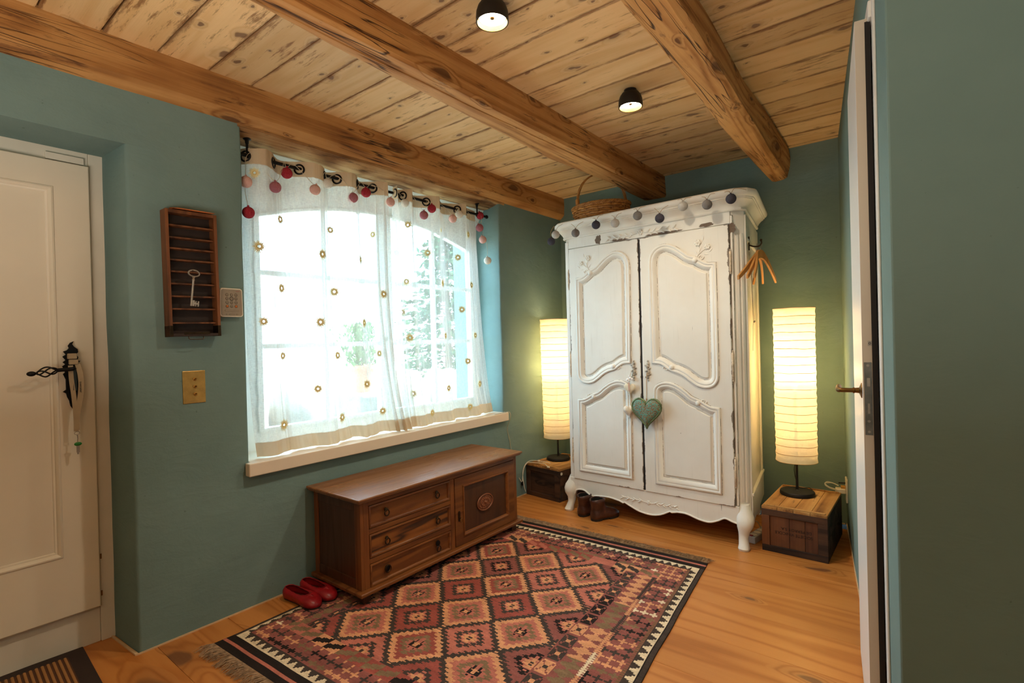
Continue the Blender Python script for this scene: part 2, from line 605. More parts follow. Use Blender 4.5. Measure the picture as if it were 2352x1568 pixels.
def mat_wardrobe():
    g = G('distressed_white_paint')
    v = g.coord()
    tone = g.noise(v, 2.0, 4, 0.6)
    col = g.ramp(tone, [(0.3, (226, 219, 206)), (0.7, (238, 234, 224))])
    brush = g.noise(g.coord((60, 60, 3)), 1.0, 3, 0.6)
    col = g.mix(g.remap(brush, 0.60, 0.85, 0, 0.35), col, (196, 186, 170))
    # hairline scratches and chips where the paint wore through
    st = g.noise(g.coord((75, 75, 9)), 1.0, 5, 0.75)
    area_n = g.noise(v, 3.1, 3, 0.6)
    a = g.math('MULTIPLY_ADD', area_n, 0.30, st)
    chip = g.remap(a, 0.865, 0.885, 0, 1)
    sp = g.noise(v, 48, 3, 0.6)
    chip2 = g.remap(sp, 0.765, 0.785, 0, 1)
    ch = g.math('MAXIMUM', chip, chip2)
    col = g.mix(g.math('MULTIPLY', ch, 0.85), col, (112, 94, 78))
    h = g.math('MULTIPLY_ADD', ch, -0.8, brush)
    nm = g.bump(h, 0.25, 0.0015)
    return g.done(g.bsdf(col, 0.5, 0, nm, 0.4))


def mat_wardrobe_edge():
    """same paint with the worn rim of a door: wear follows the panel's own outline"""
    g = G('distressed_white_paint_worn_edges')
    tc = g.n('ShaderNodeTexCoord')
    xyz = g.n('ShaderNodeSeparateXYZ', {0: tc.outputs['Generated']})
    v = g.coord()
    tone = g.noise(v, 2.0, 4, 0.6)
    col = g.ramp(tone, [(0.3, (226, 219, 206)), (0.7, (238, 234, 224))])
    brush = g.noise(g.coord((60, 60, 3)), 1.0, 3, 0.6)
    col = g.mix(g.remap(brush, 0.60, 0.85, 0, 0.3), col, (196, 186, 170))
    ex = g.math('MULTIPLY', g.math('MINIMUM', xyz.outputs[0], g.math('SUBTRACT', 1.0, xyz.outputs[0])), 0.52)
    ez = g.math('MULTIPLY', g.math('MINIMUM', xyz.outputs[2], g.math('SUBTRACT', 1.0, xyz.outputs[2])), 1.59)
    e = g.math('MINIMUM', ex, ez)
    big = g.noise(v, 7.5, 4, 0.65)
    det = g.noise(v, 42, 4, 0.7)
    thr = g.math('MULTIPLY_ADD', det, 0.014, g.math('MULTIPLY', g.math('SUBTRACT', big, 0.5), 0.055))
    thr = g.math('SUBTRACT', thr, 0.0075)
    chip = g.remap(g.math('SUBTRACT', thr, e), -0.0004, 0.0004, 0, 1)
    st = g.noise(g.coord((75, 75, 9)), 1.0, 5, 0.75)
    chip = g.math('MAXIMUM', chip, g.remap(st, 0.80, 0.82, 0, 1))
    col = g.mix(g.math('MULTIPLY', chip, 0.85), col, (112, 94, 78))
    nm = g.bump(g.math('MULTIPLY_ADD', chip, -0.8, brush), 0.25, 0.0015)
    return g.done(g.bsdf(col, 0.5, 0, nm, 0.4))


m_ward = mat_wardrobe()


def mat_worn():
    g = G('half_worn_paint_line')
    n_ = g.noise(g.coord(), 16, 5, 0.75)
    c = g.ramp(n_, [(0.47, (226, 218, 204)), (0.53, (120, 100, 82))])
    return g.done(g.bsdf(c, 0.6))


m_worn = mat_worn()
m_ward_edge = mat_wardrobe_edge()
m_hinge = plain('painted_hinge', (206, 184, 156), 0.5, var=0.3, scale=50)
m_chip = plain('bare_wood_chip', (112, 94, 78), 0.8, var=0.2, scale=60)


def mat_cloth(name, col, transp, weave=0.5, through=0.5):
    g = G(name)
    v = g.coord()
    wv = g.noise(g.coord((60, 60, 420)), 1.0, 2, 0.7)
    wh = g.noise(g.coord((420, 420, 50)), 1.0, 2, 0.7)
    w = g.math('MULTIPLY', g.math('ADD', wv, wh), 0.5)
    # the slanted cloth of a fold covers more of what lies behind it
    lw = g.n('ShaderNodeLayerWeight', {'Blend': 0.5})
    cosv = g.math('MAXIMUM', g.math('SUBTRACT', 1.0, lw.outputs['Facing']), 0.12)
    tt = g.math('POWER', max(transp, 0.001), g.math('DIVIDE', 1.0, cosv))
    fac = g.math('MULTIPLY_ADD', g.math('SUBTRACT', w, 0.5), -weave, tt, clamp=True)
    c = lin(col)
    dif = g.n('ShaderNodeBsdfDiffuse', {'Color': c})
    trl = g.n('ShaderNodeBsdfTranslucent', {'Color': c})
    cloth = g.n('ShaderNodeMixShader', {0: through, 1: dif.outputs[0], 2: trl.outputs[0]})
    tr = g.n('ShaderNodeBsdfTransparent', {'Color': (1, 1, 1, 1)})
    mx = g.n('ShaderNodeMixShader', {0: fac, 1: cloth.outputs[0], 2: tr.outputs[0]})
    return g.done(mx.outputs[0])


m_linen = mat_cloth('sheer_linen', (232, 232, 226), 0.56, 0.7, 0.17)
m_hem = mat_cloth('double_linen_hem', (208, 184, 152), 0.03, 0.1, 0.16)
m_sun = mat_cloth('gold_embroidery', (214, 184, 106), 0.0, 0.0, 0.02)
m_sunray = mat_cloth('pale_embroidery', (228, 214, 160), 0.0, 0.0, 0.015)


def mat_paper():
    g = G('rice_paper_shade')
    v = g.coord()
    cr = g.n('ShaderNodeTexVoronoi', {'Vector': g.coord((26, 26, 34)), 'Scale': 1.0}, feature='F1').outputs['Distance']
    nz = g.noise(v, 40, 4, 0.7)
    h = g.math('MULTIPLY_ADD', nz, 0.6, cr)
    nm = g.bump(h, 0.6, 0.004)
    c = (1.0, 0.93, 0.78, 1)
    dif = g.n('ShaderNodeBsdfDiffuse', {'Color': c, 'Normal': nm})
    trl = g.n('ShaderNodeBsdfTranslucent', {'Color': (1.0, 0.90, 0.68, 1), 'Normal': nm})
    a = g.n('ShaderNodeMixShader', {0: 0.42, 1: dif.outputs[0], 2: trl.outputs[0]})
    tr = g.n('ShaderNodeBsdfTransparent', {'Color': (1.0, 0.84, 0.5, 1)})
    mx = g.n('ShaderNodeMixShader', {0: 0.30, 1: a.outputs[0], 2: tr.outputs[0]})
    return g.done(mx.outputs[0])


m_paper = mat_paper()


def mat_emit(name, col, st):
    g = G(name)
    e = g.n('ShaderNodeEmission', {'Color': col, 'Strength': st})
    return g.done(e.outputs[0])


m_bulb = mat_emit('warm_lamp_bulb', (1.0, 0.80, 0.50, 1), 2.5)
m_spotglow = mat_emit('spot_diffuser', (1.0, 0.86, 0.62, 1), 16)


def mat_glass():
    g = G('window_glass')
    lw = g.n('ShaderNodeLayerWeight', {'Blend': 0.5})
    fr = g.n('ShaderNodeMath', {0: g.math('MULTIPLY', g.math('POWER', lw.outputs['Facing'], 5.0), 0.9), 1: 0.04}, operation='ADD')
    tr = g.n('ShaderNodeBsdfTransparent', {'Color': (0.96, 0.98, 0.98, 1)})
    gl = g.n('ShaderNodeBsdfGlossy', {'Color': (1, 1, 1, 1), 'Roughness': 0.02})
    mx = g.n('ShaderNodeMixShader', {0: fr.outputs[0], 1: tr.outputs[0], 2: gl.outputs[0]})
    return g.done(mx.outputs[0])


m_glass = mat_glass()


def mat_yarn(name, col, dk):
    g = G(name)
    w = g.n('ShaderNodeTexWave', {'Vector': g.coord((1, 1, 1)), 'Scale': 95, 'Distortion': 14, 'Detail': 3, 'Detail Scale': 1.2})
    c = g.mix(g.remap(w.outputs['Fac'], 0.2, 0.9, 0, 0.6), col, dk)
    nm = g.bump(w.outputs['Fac'], 0.6, 0.002)
    return g.done(g.bsdf(c, 0.9, 0, nm, 0.1, **{'Subsurface Weight': 0.0}))


Y_RED = mat_yarn('yarn_crimson', (150, 30, 48), (190, 80, 84))
Y_ROSE = mat_yarn('yarn_old_rose', (160, 92, 104), (196, 140, 144))
Y_PINK = mat_yarn('yarn_pale_pink', (222, 172, 162), (236, 200, 190))
Y_CREAM = mat_yarn('yarn_cream', (224, 218, 204), (240, 236, 226))
Y_DK = mat_yarn('yarn_charcoal', (66, 64, 74), (96, 94, 102))
Y_MID = mat_yarn('yarn_mid_grey', (122, 116, 112), (156, 150, 146))
Y_LT = mat_yarn('yarn_light_grey', (186, 180, 172), (208, 204, 196))


def mat_patina():
    g = G('verdigris_embossed_metal')
    v = g.coord()
    vo = g.n('ShaderNodeTexVoronoi', {'Vector': v, 'Scale': 170}, feature='F1').outputs['Distance']
    nz = g.noise(v, 70, 4, 0.7)
    f = g.math('MULTIPLY_ADD', nz, 0.8, g.math('MULTIPLY', vo, 0.6))
    col = g.ramp(f, [(0.35, (84, 160, 142)), (0.62, (78, 150, 132)), (0.74, (140, 112, 74)), (0.9, (116, 90, 58))])
    nm = g.bump(g.math('SUBTRACT', 1.0, f), 1.0, 0.004)
    return g.done(g.bsdf(col, 0.5, 0.05, nm, 0.5))


m_patina = mat_patina()
m_patrim = plain('verdigris_rim', (104, 118, 78), 0.5, 0.3, var=0.5, scale=25)


def mat_vcol():
    g = G('kilim_wool')
    at = g.n('ShaderNodeAttribute', attribute_name='dye', attribute_type='GEOMETRY')
    ab = g.noise(g.coord((8, 60, 8)), 1.0, 4, 0.7)
    ab2 = g.noise(g.coord((1, 1, 1)), 9.0, 3, 0.6)
    val = g.remap(g.math('MULTIPLY_ADD', ab2, 0.6, ab), 0.5, 1.1, 0.72, 1.28)
    hs = g.n('ShaderNodeHueSaturation', {'Color': at.outputs['Color'], 'Value': val})
    wv = g.noise(g.coord((900, 120, 100)), 1.0, 2, 0.6)
    nm = g.bump(wv, 0.5, 0.0015)
    return g.done(g.bsdf(hs.outputs[0], 0.92, 0, nm, 0.12))


m_kilim = mat_vcol()
m_fringe = plain('undyed_wool_fringe', (152, 124, 96), 0.95, var=0.4, scale=60)
m_mat_edge = plain('dark_brown_rubber_edge', (44, 28, 22), 0.8, bump=0.3, bscale=300)
m_mat_rib = plain('tan_mat_rib', (164, 116, 66), 0.95, bump=0.7, bscale=500)
m_mat_base = plain('brown_mat_base', (84, 52, 30), 0.95)
m_rock = plain('grey_limestone', (150, 146, 136), 0.9, var=0.3, scale=5, bump=0.8, bscale=12)
m_ground = plain('gravel_ground', (170, 160, 142), 0.95, var=0.2, scale=8)
m_terra = plain('terracotta', (206, 142, 110), 0.85, var=0.1)
m_leaf = plain('green_leaf', (92, 122, 62), 0.7, var=0.4, scale=12)
m_conifer = plain('conifer_green', (64, 92, 60), 0.8, var=0.4, scale=10)
m_bark = plain('brown_bark', (92, 72, 54), 0.9, var=0.3)
m_house = plain('pale_render', (226, 220, 206), 0.9)
m_roof = plain('slate_roof', (170, 166, 162), 0.8)

WX = -2.444   # room face of the window wall

# ------------------------------------------------------------------ shell
fl = MB().box(-2.95, 1.75, -1.75, 3.95, -0.10, -0.022).build('floor', m_dark)
struct(fl)
ys = [-1.7 + 0.27*i for i in range(21)]
for i in range(20):
    y0, y1 = ys[i]+0.0005, ys[i+1]-0.0005
    MB().box(-2.94, 1.7, y0, y1, -0.022, 0.0).build('floorboard', m_floor, fl, bevel=0.0006, seg=1)

ce = MB().box(-2.95, 1.75, -1.75, 3.95, 2.424, 2.50).build('ceiling', m_dark)
struct(ce)
cy = [-1.70, -1.50, -1.30, -1.11, -0.92, -0.73, -0.54, -0.35, -0.16, 0.03, 0.22, 0.41, 0.595, 0.778, 0.968, 1.152, 1.334, 1.517, 1.700, 1.890, 2.065,
      2.246, 2.430, 2.615, 2.800, 2.978, 3.170, 3.360, 3.550, 3.752, 3.93]
for i in range(len(cy)-1):
    g1 = random.choice([0.002, 0.003, 0.004, 0.006])/1.6
    mb = MB()
    n = 24
    ring = []
    rows = [[], [], [], []]
    sd = i*3.7
    for k in range(n+1):
        x = -2.60 + (4.3)*k/n
        a = cy[i] + g1 + 0.002*pnoise((x*1.7, sd, 0))
        b = cy[i+1] - g1 + 0.002*pnoise((x*1.7, sd+3.7, 0))
        z = 2.40 + 0.0015*pnoise((x*0.8, sd, 5))
        rows[0].append((x, a, z)); rows[1].append((x, b, z)); rows[2].append((x, b, 2.424)); rows[3].append((x, a, 2.424))
    mb.rings([[rows[j][k] for j in range(4)] for k in range(n+1)])
    mb.build('ceiling_board', m_ceil, ce, bevel=0.0015, seg=1)

# window wall
def wavy_pier(name, plan, z0, z1, amp=0.004, seed=0, n=26):
    rings = []
    a = sum(plan[i][0]*plan[(i+1) % len(plan)][1]-plan[(i+1) % len(plan)][0]*plan[i][1] for i in range(len(plan)))
    if a < 0:
        plan = list(reversed(plan))
    pts = []
    m = len(plan)
    for i in range(m):
        p, q = plan[i], plan[(i+1) % m]
        L = math.hypot(q[0]-p[0], q[1]-p[1])
        k = max(1, int(L/0.12))
        for j in range(k):
            t = j/k
            pts.append((p[0]+(q[0]-p[0])*t, p[1]+(q[1]-p[1])*t))
    for k in range(n+1):
        z = z0+(z1-z0)*k/n
        rings.append([(x+amp*pnoise((x*3+seed, y*3, z*4)), y+amp*pnoise((x*3+9+seed, y*3, z*4)), z) for x, y in pts])
    return MB().rings(rings)


def joinmb(*mbs):
    r = MB()
    for m in mbs:
        r.add(m.v, m.f)
    return r


def corner(p, sx, sy, r=0.012):
    """three points easing a plaster corner"""
    return [(p[0]+sx[0]*r, p[1]+sx[1]*r), (p[0]+(sx[0]+sy[0])*r*0.29, p[1]+(sx[1]+sy[1])*r*0.29), (p[0]+sy[0]*r, p[1]+sy[1]*r)]


low = wavy_pier('d', [(-2.70, 0.652)] + corner((WX, 0.667), (-1, 0), (0, 1)) + [(WX, 3.98), (-2.95, 3.98), (-2.95, 0.70)], 0, 0.612, n=8)
pierC = wavy_pier('c', [(-2.70, 0.652)] + corner((WX, 0.667), (-1, 0), (0, 1)) + corner((WX, 1.115), (0, -1), (-1, 0)) + [(-2.70, 1.205), (-2.95, 1.205), (-2.95, 0.70)], 0.612, 2.010, n=20)
pierF = wavy_pier('f', corner((WX, 2.965), (-1, 0), (0, 1)) + [(WX, 3.98), (-2.95, 3.98), (-2.95, 2.99), (-2.70, 2.985)], 0.612, 2.4, n=22)
head = wavy_pier('h', [(WX, -0.34)] + corner((WX, 1.115), (0, -1), (-1, 0)) + [(-2.70, 1.205), (-2.95, 1.205), (-2.95, -0.34)], 2.010, 2.4, n=4)
wl = joinmb(MB().prism([(WX, -1.75), (WX, -0.34), (-2.70, -0.32), (-2.95, -0.32), (-2.95, -1.75)], 0, 2.4), head, low, pierC, pierF)
wlo = struct(wl.build('wall_left', m_wall, smooth=True, angle=50))
struct(MB().prism([(-2.62, 1.10), (-2.62, 2.99), (-2.95, 2.99), (-2.95, 1.10)], 2.15, 2.42).build('trim_2', m_white_plaster))
struct(MB().hexa([(-2.60, 1.18, 2.185), (-2.60, 2.99, 2.185), (-2.70, 2.99, 2.06), (-2.70, 1.18, 2.06)],
                 [(-2.60, 1.18, 2.3), (-2.60, 2.99, 2.3), (-2.70, 2.99, 2.3), (-2.70, 1.18, 2.3)]).build('trim_3', m_white_plaster))
# rough lintel over the window
rings = []
for k in range(41):
    y = 1.10 + 1.93*k/40
    w = lambda s: 0.008*pnoise((y*3.1, s, 0)) + 0.003*pnoise((y*14, s, 2))
    rings.append([(-2.440, y, 2.212+w(1)), (-2.505, y, 2.196+w(2)), (-2.56, y, 2.186+w(3)), (-2.635+w(4), y, 2.184+w(5)), (-2.64, y, 2.39), (-2.440, y, 2.39)])
struct(MB().rings(rings).build('window_lintel', m_lintel, smooth=True))
struct(wavy_pier('b', [(-2.9, 3.802), (1.75, 3.786), (1.75, 3.95), (-2.9, 3.95)], 0, 2.4, 0.003, 5).build('wall_back', m_wall, smooth=True, angle=30))

# right wall, in its own frame: x along the wall towards the camera, -y faces the room
RA = Vector((-0.39, 3.789, 0))
RROT = math.atan2(-0.98968, 0.14330)
wr = MB()
wr.box(-0.02, 1.510, 0, 0.12, 0, 2.4).box(1.510, 2.128, 0, 0.12, 2.050, 2.4)
wr.prism([(2.128, 0), (2.338, 0), (2.338+0.0173, 0.12), (2.128, 0.12)], 0, 2.4)
struct(wr.build('wall_right', m_wall_flat, loc=RA, rz=RROT, bevel=0.004, seg=2))
struct(MB().box(-0.053, 1.75, 1.475, 1.59, 0, 2.4).build('wall_front_right', m_wall_flat, bevel=0.003))
struct(MB().box(1.70, 1.80, -1.75, 3.95, 0, 2.4).build('wall_side', m_wall_flat))
struct(MB().box(-2.95, 1.75, -1.80, -1.70, 0, 2.4).build('wall_rear', m_wall_flat))
struct(MB().box(-0.02, 1.468, -0.004, 0.0, 0.0, 0.010).build('trim_1', m_cut, loc=RA, rz=RROT))
struct(MB().box(WX, WX+0.004, 0.667, 3.79, 0.0, 0.006).box(-2.44, -0.40, 3.784, 3.80, 0, 0.006).build('trim_4', m_cut))
struct(MB().hexa([(WX, .655, 0), (WX+.004, .667, 0), (-2.69, .645, 0), (-2.69, .638, 0)], [(WX, .655, .006), (WX+.004, .667, .006), (-2.69, .645, .006), (-2.69, .638, .006)]).build('trim_5', m_cut))


# ceiling beams
def beam(name, fn, y0, y1, label, n=90, caps=True):
    rings = []
    for k in range(n+1):
        y = y0+(y1-y0)*k/n
        sec = fn(y)
        rings.append([(x+0.004*pnoise((x*9, y*2.6, z*9))+0.0012*pnoise((x*30, y*13, z*30)), y, z+0.004*pnoise((x*9+7, y*2.6, z*9))+0.0012*pnoise((x*31, y*14, z*30))) for x, z in sec])
    o = MB().rings(rings).build(name, m_beam, smooth=True, angle=28)
    struct(o)
    o['label'] = label
    return o


def sec1(y):
    return [(-2.402, 2.41), (-2.398, 2.33), (-2.400, 2.262), (-2.412, 2.247), (-2.444, 2.222), (-2.475, 2.207), (-2.52, 2.206), (-2.56, 2.41)]


def lerp(y, pts):
    if y <= pts[0][0]:
        return pts[0][1]
    for (a, va), (b, vb) in zip(pts, pts[1:]):
        if y <= b:
            return va+(vb-va)*(y-a)/(b-a)
    return pts[-1][1]


def sec2(y):
    lx = lerp(y, [(-1.7, -1.56), (0.7, -1.583), (1.3, -1.628), (1.8, -1.652), (2.5, -1.69), (3.2, -1.655), (3.79, -1.672)])
    w = -1.535 - 0.02*math.sin(y*1.3)
    d = 0.012 + 0.006*pnoise((y*2, 0, 0))
    return [(-1.500, 2.41), (-1.497, 2.33), (-1.494, 2.258), (-1.503, 2.245), (w, 2.243), (w-0.004, 2.243+d), (w-0.009, 2.2435), (lx+0.03, 2.243), (lx+0.006, 2.25), (lx-0.01, 2.30), (lx-0.015, 2.41)]


def sec3(y):
    ridge = lerp(y, [(1.5, -0.560), (2.1, -0.590), (2.8, -0.628), (3.5, -0.662), (3.79, -0.675)])
    left = lerp(y, [(1.4, -0.689), (1.83, -0.701), (2.6, -0.745), (3.3, -0.760), (3.79, -0.765)])
    top = lerp(y, [(0.5, -0.575), (2.06, -0.613), (2.6, -0.645), (3.2, -0.648), (3.79, -0.668)])
    e = 0.07 if y > 3.0 else 0.05
    return [(top, 2.41), (top+0.012, 2.34), (top+0.008, 2.285), (ridge, 2.215), (ridge-0.02, 2.203), (left+0.02, 2.200), (left, 2.206), (left-e*0.7, 2.27), (left-e-0.02, 2.34), (left-e-0.03, 2.41)]


beam('ceiling_beam', sec1, -1.7, 3.81, 'ceiling beam running along the top of the window wall')
beam('ceiling_beam', sec2, -1.7, 3.80, 'middle ceiling beam with a long crack beneath')
beam('ceiling_beam', sec3, -1.7, 3.80, 'rough hewn rounded ceiling beam nearest the blue wall')

# ------------------------------------------------------------------ window
WP = -2.72
win = struct(thing('window_1', '', ''))
for k in ('label', 'category'):
    del win[k]
GY0, GY1, MY0, MY1 = 1.305, 2.893, 2.045, 2.155
ZB = 0.775


def arch(y):
    t = (y-2.10)/0.80
    return 2.005-0.135*t*t


nA = 24
outer = [(1.19, 0.66), (1.19, 2.12), (3.0, 2.12), (3.0, 0.66)]
hole = [(GY0-0.03, ZB-0.02)] + [(GY0-0.03+(GY1-GY0+0.06)*k/nA, arch(GY0-0.03+(GY1-GY0+0.06)*k/nA)+0.02) for k in range(nA+1)] + [(GY1+0.03, ZB-0.02)]
ROTX = Matrix.Rotation(PI/2, 4, 'Z')  # plate x -> world y, facing +x


def toX(mb, xf):
    """plate built in x/z facing -y -> world y/z facing +x with front at xf"""
    mb.v = [(xf - p[1], p[0], p[2]) for p in mb.v]
    return mb


toX(plate([outer, hole], 0.07, 0.003), WP+0.03).build('window_frame', m_white, win)
for (a, b) in ((GY0-0.03, 2.098), (2.102, GY1+0.03)):
    so = [(a, ZB-0.02)] + [(a+(b-a)*k/nA, arch(a+(b-a)*k/nA)+0.018) for k in range(nA+1)] + [(b, ZB-0.02)]
    ga, gb = (GY0, MY0) if a < 2 else (MY1, GY1)
    si = [(ga, ZB)] + [(ga+(gb-ga)*k/nA, arch(ga+(gb-ga)*k/nA)) for k in range(nA+1)] + [(gb, ZB)]
    sash = toX(plate([so, si], 0.045, 0.003), WP+0.04).build('sash', m_white, win)
    mid = (ga+gb)/2
    MB().box(WP+0.005, WP+0.035, mid-0.014, mid+0.014, ZB-0.003, arch(mid)+0.004).build('muntin', m_white, sash, bevel=0.004)
    for z in (1.20, 1.585):
        MB().box(WP+0.006, WP+0.034, ga-0.003, gb+0.003, z-0.013, z+0.013).build('muntin', m_white, sash, bevel=0.004)
    for (p, q) in ((ga, mid-0.014), (mid+0.014, gb)):
        for (z0, z1) in ((ZB, 1.187), (1.213, 1.572), (1.598, None)):
            if z1 is None:
                lo = [(p, z0)] + [(p+(q-p)*k/8, arch(p+(q-p)*k/8)+0.004) for k in range(9)] + [(q, z0)]
                toX(plate([lo], 0.003), WP+0.018).build('pane', m_glass, sash)
            else:
                MB().box(WP+0.015, WP+0.018, p-0.003, q+0.003, z0-0.003, z1+0.003).build('pane', m_glass, sash)
MB().lathe([(0.004, 0.0), (0.008, 0.004), (0.007, 0.022), (0.014, 0.028), (0.017, 0.038), (0.012, 0.046), (0.003, 0.049)], (WP+0.04, 2.065, 1.226), 16, 'x').build('latch_knob', m_silver, win, smooth=True)
for z in (0.86, 1.0, 1.62):
    MB().tube([(WP+0.035, 1.275, z-0.04), (WP+0.035, 1.275, z+0.04)], 0.007, 8).build('window_hinge', m_white, win, smooth=True)
sill = MB().box(-2.69, -2.407, 1.102, 2.968, 0.622, 0.667).box(-2.446, -2.400, 1.096, 2.970, 0.606, 0.667)
sill = MB().hexa([(-2.70, 1.19, 0.607), (-2.445, 1.112, 0.607), (-2.445, 1.094, 0.607), (-2.403, 1.094, 0.607), (-2.403, 2.975, 0.607), (-2.445, 2.975, 0.607), (-2.445, 2.96, 0.607), (-2.70, 2.98, 0.607)],
                 [(-2.70, 1.19, 0.667), (-2.445, 1.112, 0.667), (-2.445, 1.094, 0.667), (-2.403, 1.094, 0.667), (-2.403, 2.975, 0.667), (-2.445, 2.975, 0.667), (-2.445, 2.96, 0.667), (-2.70, 2.98, 0.667)])
sill.build('window_sill', m_sill, win, bevel=0.005, seg=3)

# ------------------------------------------------------------------ door 1 (white, at left)
d1 = struct(thing('door_1', '', ''))
for k in ('label', 'category'):
    del d1[k]
MB().box(-2.78, -2.684, 0.606, 0.657, 0, 2.012).box(-2.78, -2.684, -0.34, 0.6055, 1.955, 2.012).box(-2.80, -2.690, -0.34, 0.6055, 0, 0.152).build('door_frame', m_frame, d1, bevel=0.003)
MB().box(-2.95, -2.78, -0.34, 0.70, 0, 2.05).build('frame_backing', m_frame, d1)
MB().box(-2.686, -2.672, 0.47, 0.590, 1.958, 1.985).build('closer_plate', m_frame, d1, bevel=0.002)
ol = [(-0.30, 0.155), (-0.30, 1.952), (0.602, 1.952), (0.602, 0.155)]
pn = [(-0.18, 0.405), (-0.18, 1.835), (0.475, 1.835), (0.475, 0.405)]
toX(plate([ol, list(reversed(pn))], 0.030, 0.004), -2.660).build('door_leaf', m_door, d1)
mb = mould(pn, [(-0.014, 0.0), (-0.012, 0.004), (-0.006, 0.006), (0.0, 0.002), (0.004, -0.004), (0.008, -0.005), (0.012, -0.010), (0.03, -0.011)])
toX(mb, -2.660).build('panel_moulding', m_door, d1, smooth=True)
MB().box(-2.69, -2.671, -0.19, 0.485, 0.395, 1.845).build('panel', m_door, d1)
for z in (0.2, 0.35):
    MB().tube([(-2.652, 0.6035, z), (-2.652, 0.6035, z+0.02)], 0.003, 6).build('door_bolt', m_oldbrass, d1)

# wrought iron handle: dragon-like back plate and a basket-twist lever
hx = -2.652
pl = [(0.528, 0.970), (0.520, 0.985), (0.517, 1.005), (0.511, 1.02), (0.508, 1.035), (0.498, 1.042), (0.508, 1.05), (0.508, 1.09), (0.500, 1.112), (0.506, 1.118), (0.504, 1.13),
      (0.498, 1.142), (0.508, 1.15), (0.500, 1.158), (0.509, 1.166), (0.500, 1.180), (0.510, 1.188), (0.502, 1.20), (0.514, 1.205), (0.520, 1.213), (0.517, 1.222), (0.524, 1.234), (0.536, 1.240),
      (0.531, 1.228), (0.537, 1.218), (0.548, 1.208), (0.549, 1.196), (0.542, 1.188), (0.549, 1.176), (0.546, 1.163), (0.556, 1.161), (0.548, 1.154), (0.553, 1.137), (0.547, 1.125), (0.555, 1.118),
      (0.548, 1.110), (0.550, 1.06), (0.557, 1.045), (0.550, 1.035), (0.556, 1.02), (0.546, 1.012), (0.550, 0.998), (0.541, 0.985)]
toX(plate([pl], 0.006, 0.001), hx+0.006).build('handle_plate', m_black, d1)
lever = [(hx+0.006, 0.528, 1.132), (hx+0.035, 0.528, 1.132), (hx+0.045, 0.52, 1.131), (hx+0.045, 0.50, 1.130), (hx+0.045, 0.475, 1.129)]
mb = MB().tube(spline(lever, 4), 0.0075, 10)
for s in range(4):
    pts = []
    for k in range(17):
        t = k/16
        r = 0.0035+0.015*math.sin(PI*t)**0.8
        a = s*PI/2 + t*2.6
        pts.append((hx+0.045+r*math.cos(a), 0.477-0.060*t, 1.129-0.008*t+r*math.sin(a)))
    mb.tube(pts, 0.0028, 6)
mb.ball((hx+0.045, 0.402, 1.120), 0.0095, 12, 8, (1, 1.5, 1))
mb.tube([(hx+0.045, 0.420, 1.121), (hx+0.045, 0.41, 1.1205)], [0.006, 0.004], 8)
mb.build('lever_handle', m_black, d1, smooth=True, angle=50)

# lanyard with key hanging on the handle
ly = thing('key_lanyard', 'beige webbing lanyard with green capped key looped over the iron door handle', 'lanyard', (hx+0.03, 0.532, 1.14))


def strap(parent, pts, w, name, mat=m_strap):
    pts = [Vector(p) for p in spline(pts, 5)]
    vs, fs = [], []
    for i, p in enumerate(pts):
        t = (pts[min(i+1, len(pts)-1)]-pts[max(i-1, 0)]).normalized()
        s_ = Vector((0.35, 1, 0)).cross(t).cross(t).normalized()*-1
        s_ = Vector((0.25, 1, 0)).normalized()
        s_ = (s_-t*s_.dot(t)).normalized()
        nn = t.cross(s_)*0.0007
        for q in (p-s_*w/2-nn, p+s_*w/2-nn, p+s_*w/2+nn, p-s_*w/2+nn):
            vs.append(tuple(q))
    n = len(pts)
    return MB().rings([[vs[i*4+j] for j in range(4)] for i in range(n)]).build(name, mat, parent, smooth=True)


st = strap(ly, [(0.004, 0.008, 0.010), (0.010, 0.014, -0.03), (0.010, 0.016, -0.08), (0.008, 0.010, -0.14), (0.006, 0.001, -0.20), (0.006, 0.0, -0.25)], 0.017, 'strap')
strap(ly, [(0.004, -0.014, 0.005), (0.002, -0.012, -0.05), (0.003, -0.006, -0.12), (0.004, -0.002, -0.20), (0.004, -0.002, -0.255)], 0.015, 'strap')
MB().box(-0.008, 0.012, -0.022, 0.006, 0.030, 0.052).box(-0.008, 0.010, -0.018, 0.010, 0.008, 0.028).build('strap_loop', m_strap, ly, bevel=0.003)
MB().box(-0.002, 0.004, -0.008, 0.006, -0.095, -0.012).build('leather_tab', m_leather_dk, ly, bevel=0.002)
tx = textmesh('Executer', 0.012)
tx.v = [(0.0115, 0.0145+p[2], -0.082-p[0]) for p in tx.v]
tx.build('lanyard_print', m_ink, ly)
MB().tube([(0.005, 0.008*math.cos(a), -0.262+0.006*math.sin(a)) for a in [i*PI/8 for i in range(16)]], 0.0013, 5, closed=True).build('split_ring', m_silver, ly, smooth=True)
MB().tube([(0.005, 0.001, -0.268), (0.006, 0.002, -0.282), (0.005, 0.001, -0.296)], 0.002, 6).build('chain', m_silver, ly)
MB().ball((0.005, 0.002, -0.305), 0.0125, 14, 8, (0.35, 1.0, 0.62)).build('key_cap', m_green, ly, smooth=True)
MB().box(0.0035, 0.0065, -0.003, 0.007, -0.338, -0.312).box(0.0035, 0.0065, -0.001, 0.004, -0.345, -0.338).build('key_blade', m_silver, ly)

# ------------------------------------------------------------------ door 2 (ajar, in the right wall)
d2 = struct(thing('door_2', '', '', RA, RROT))
for k in ('label', 'category'):
    del d2[k]
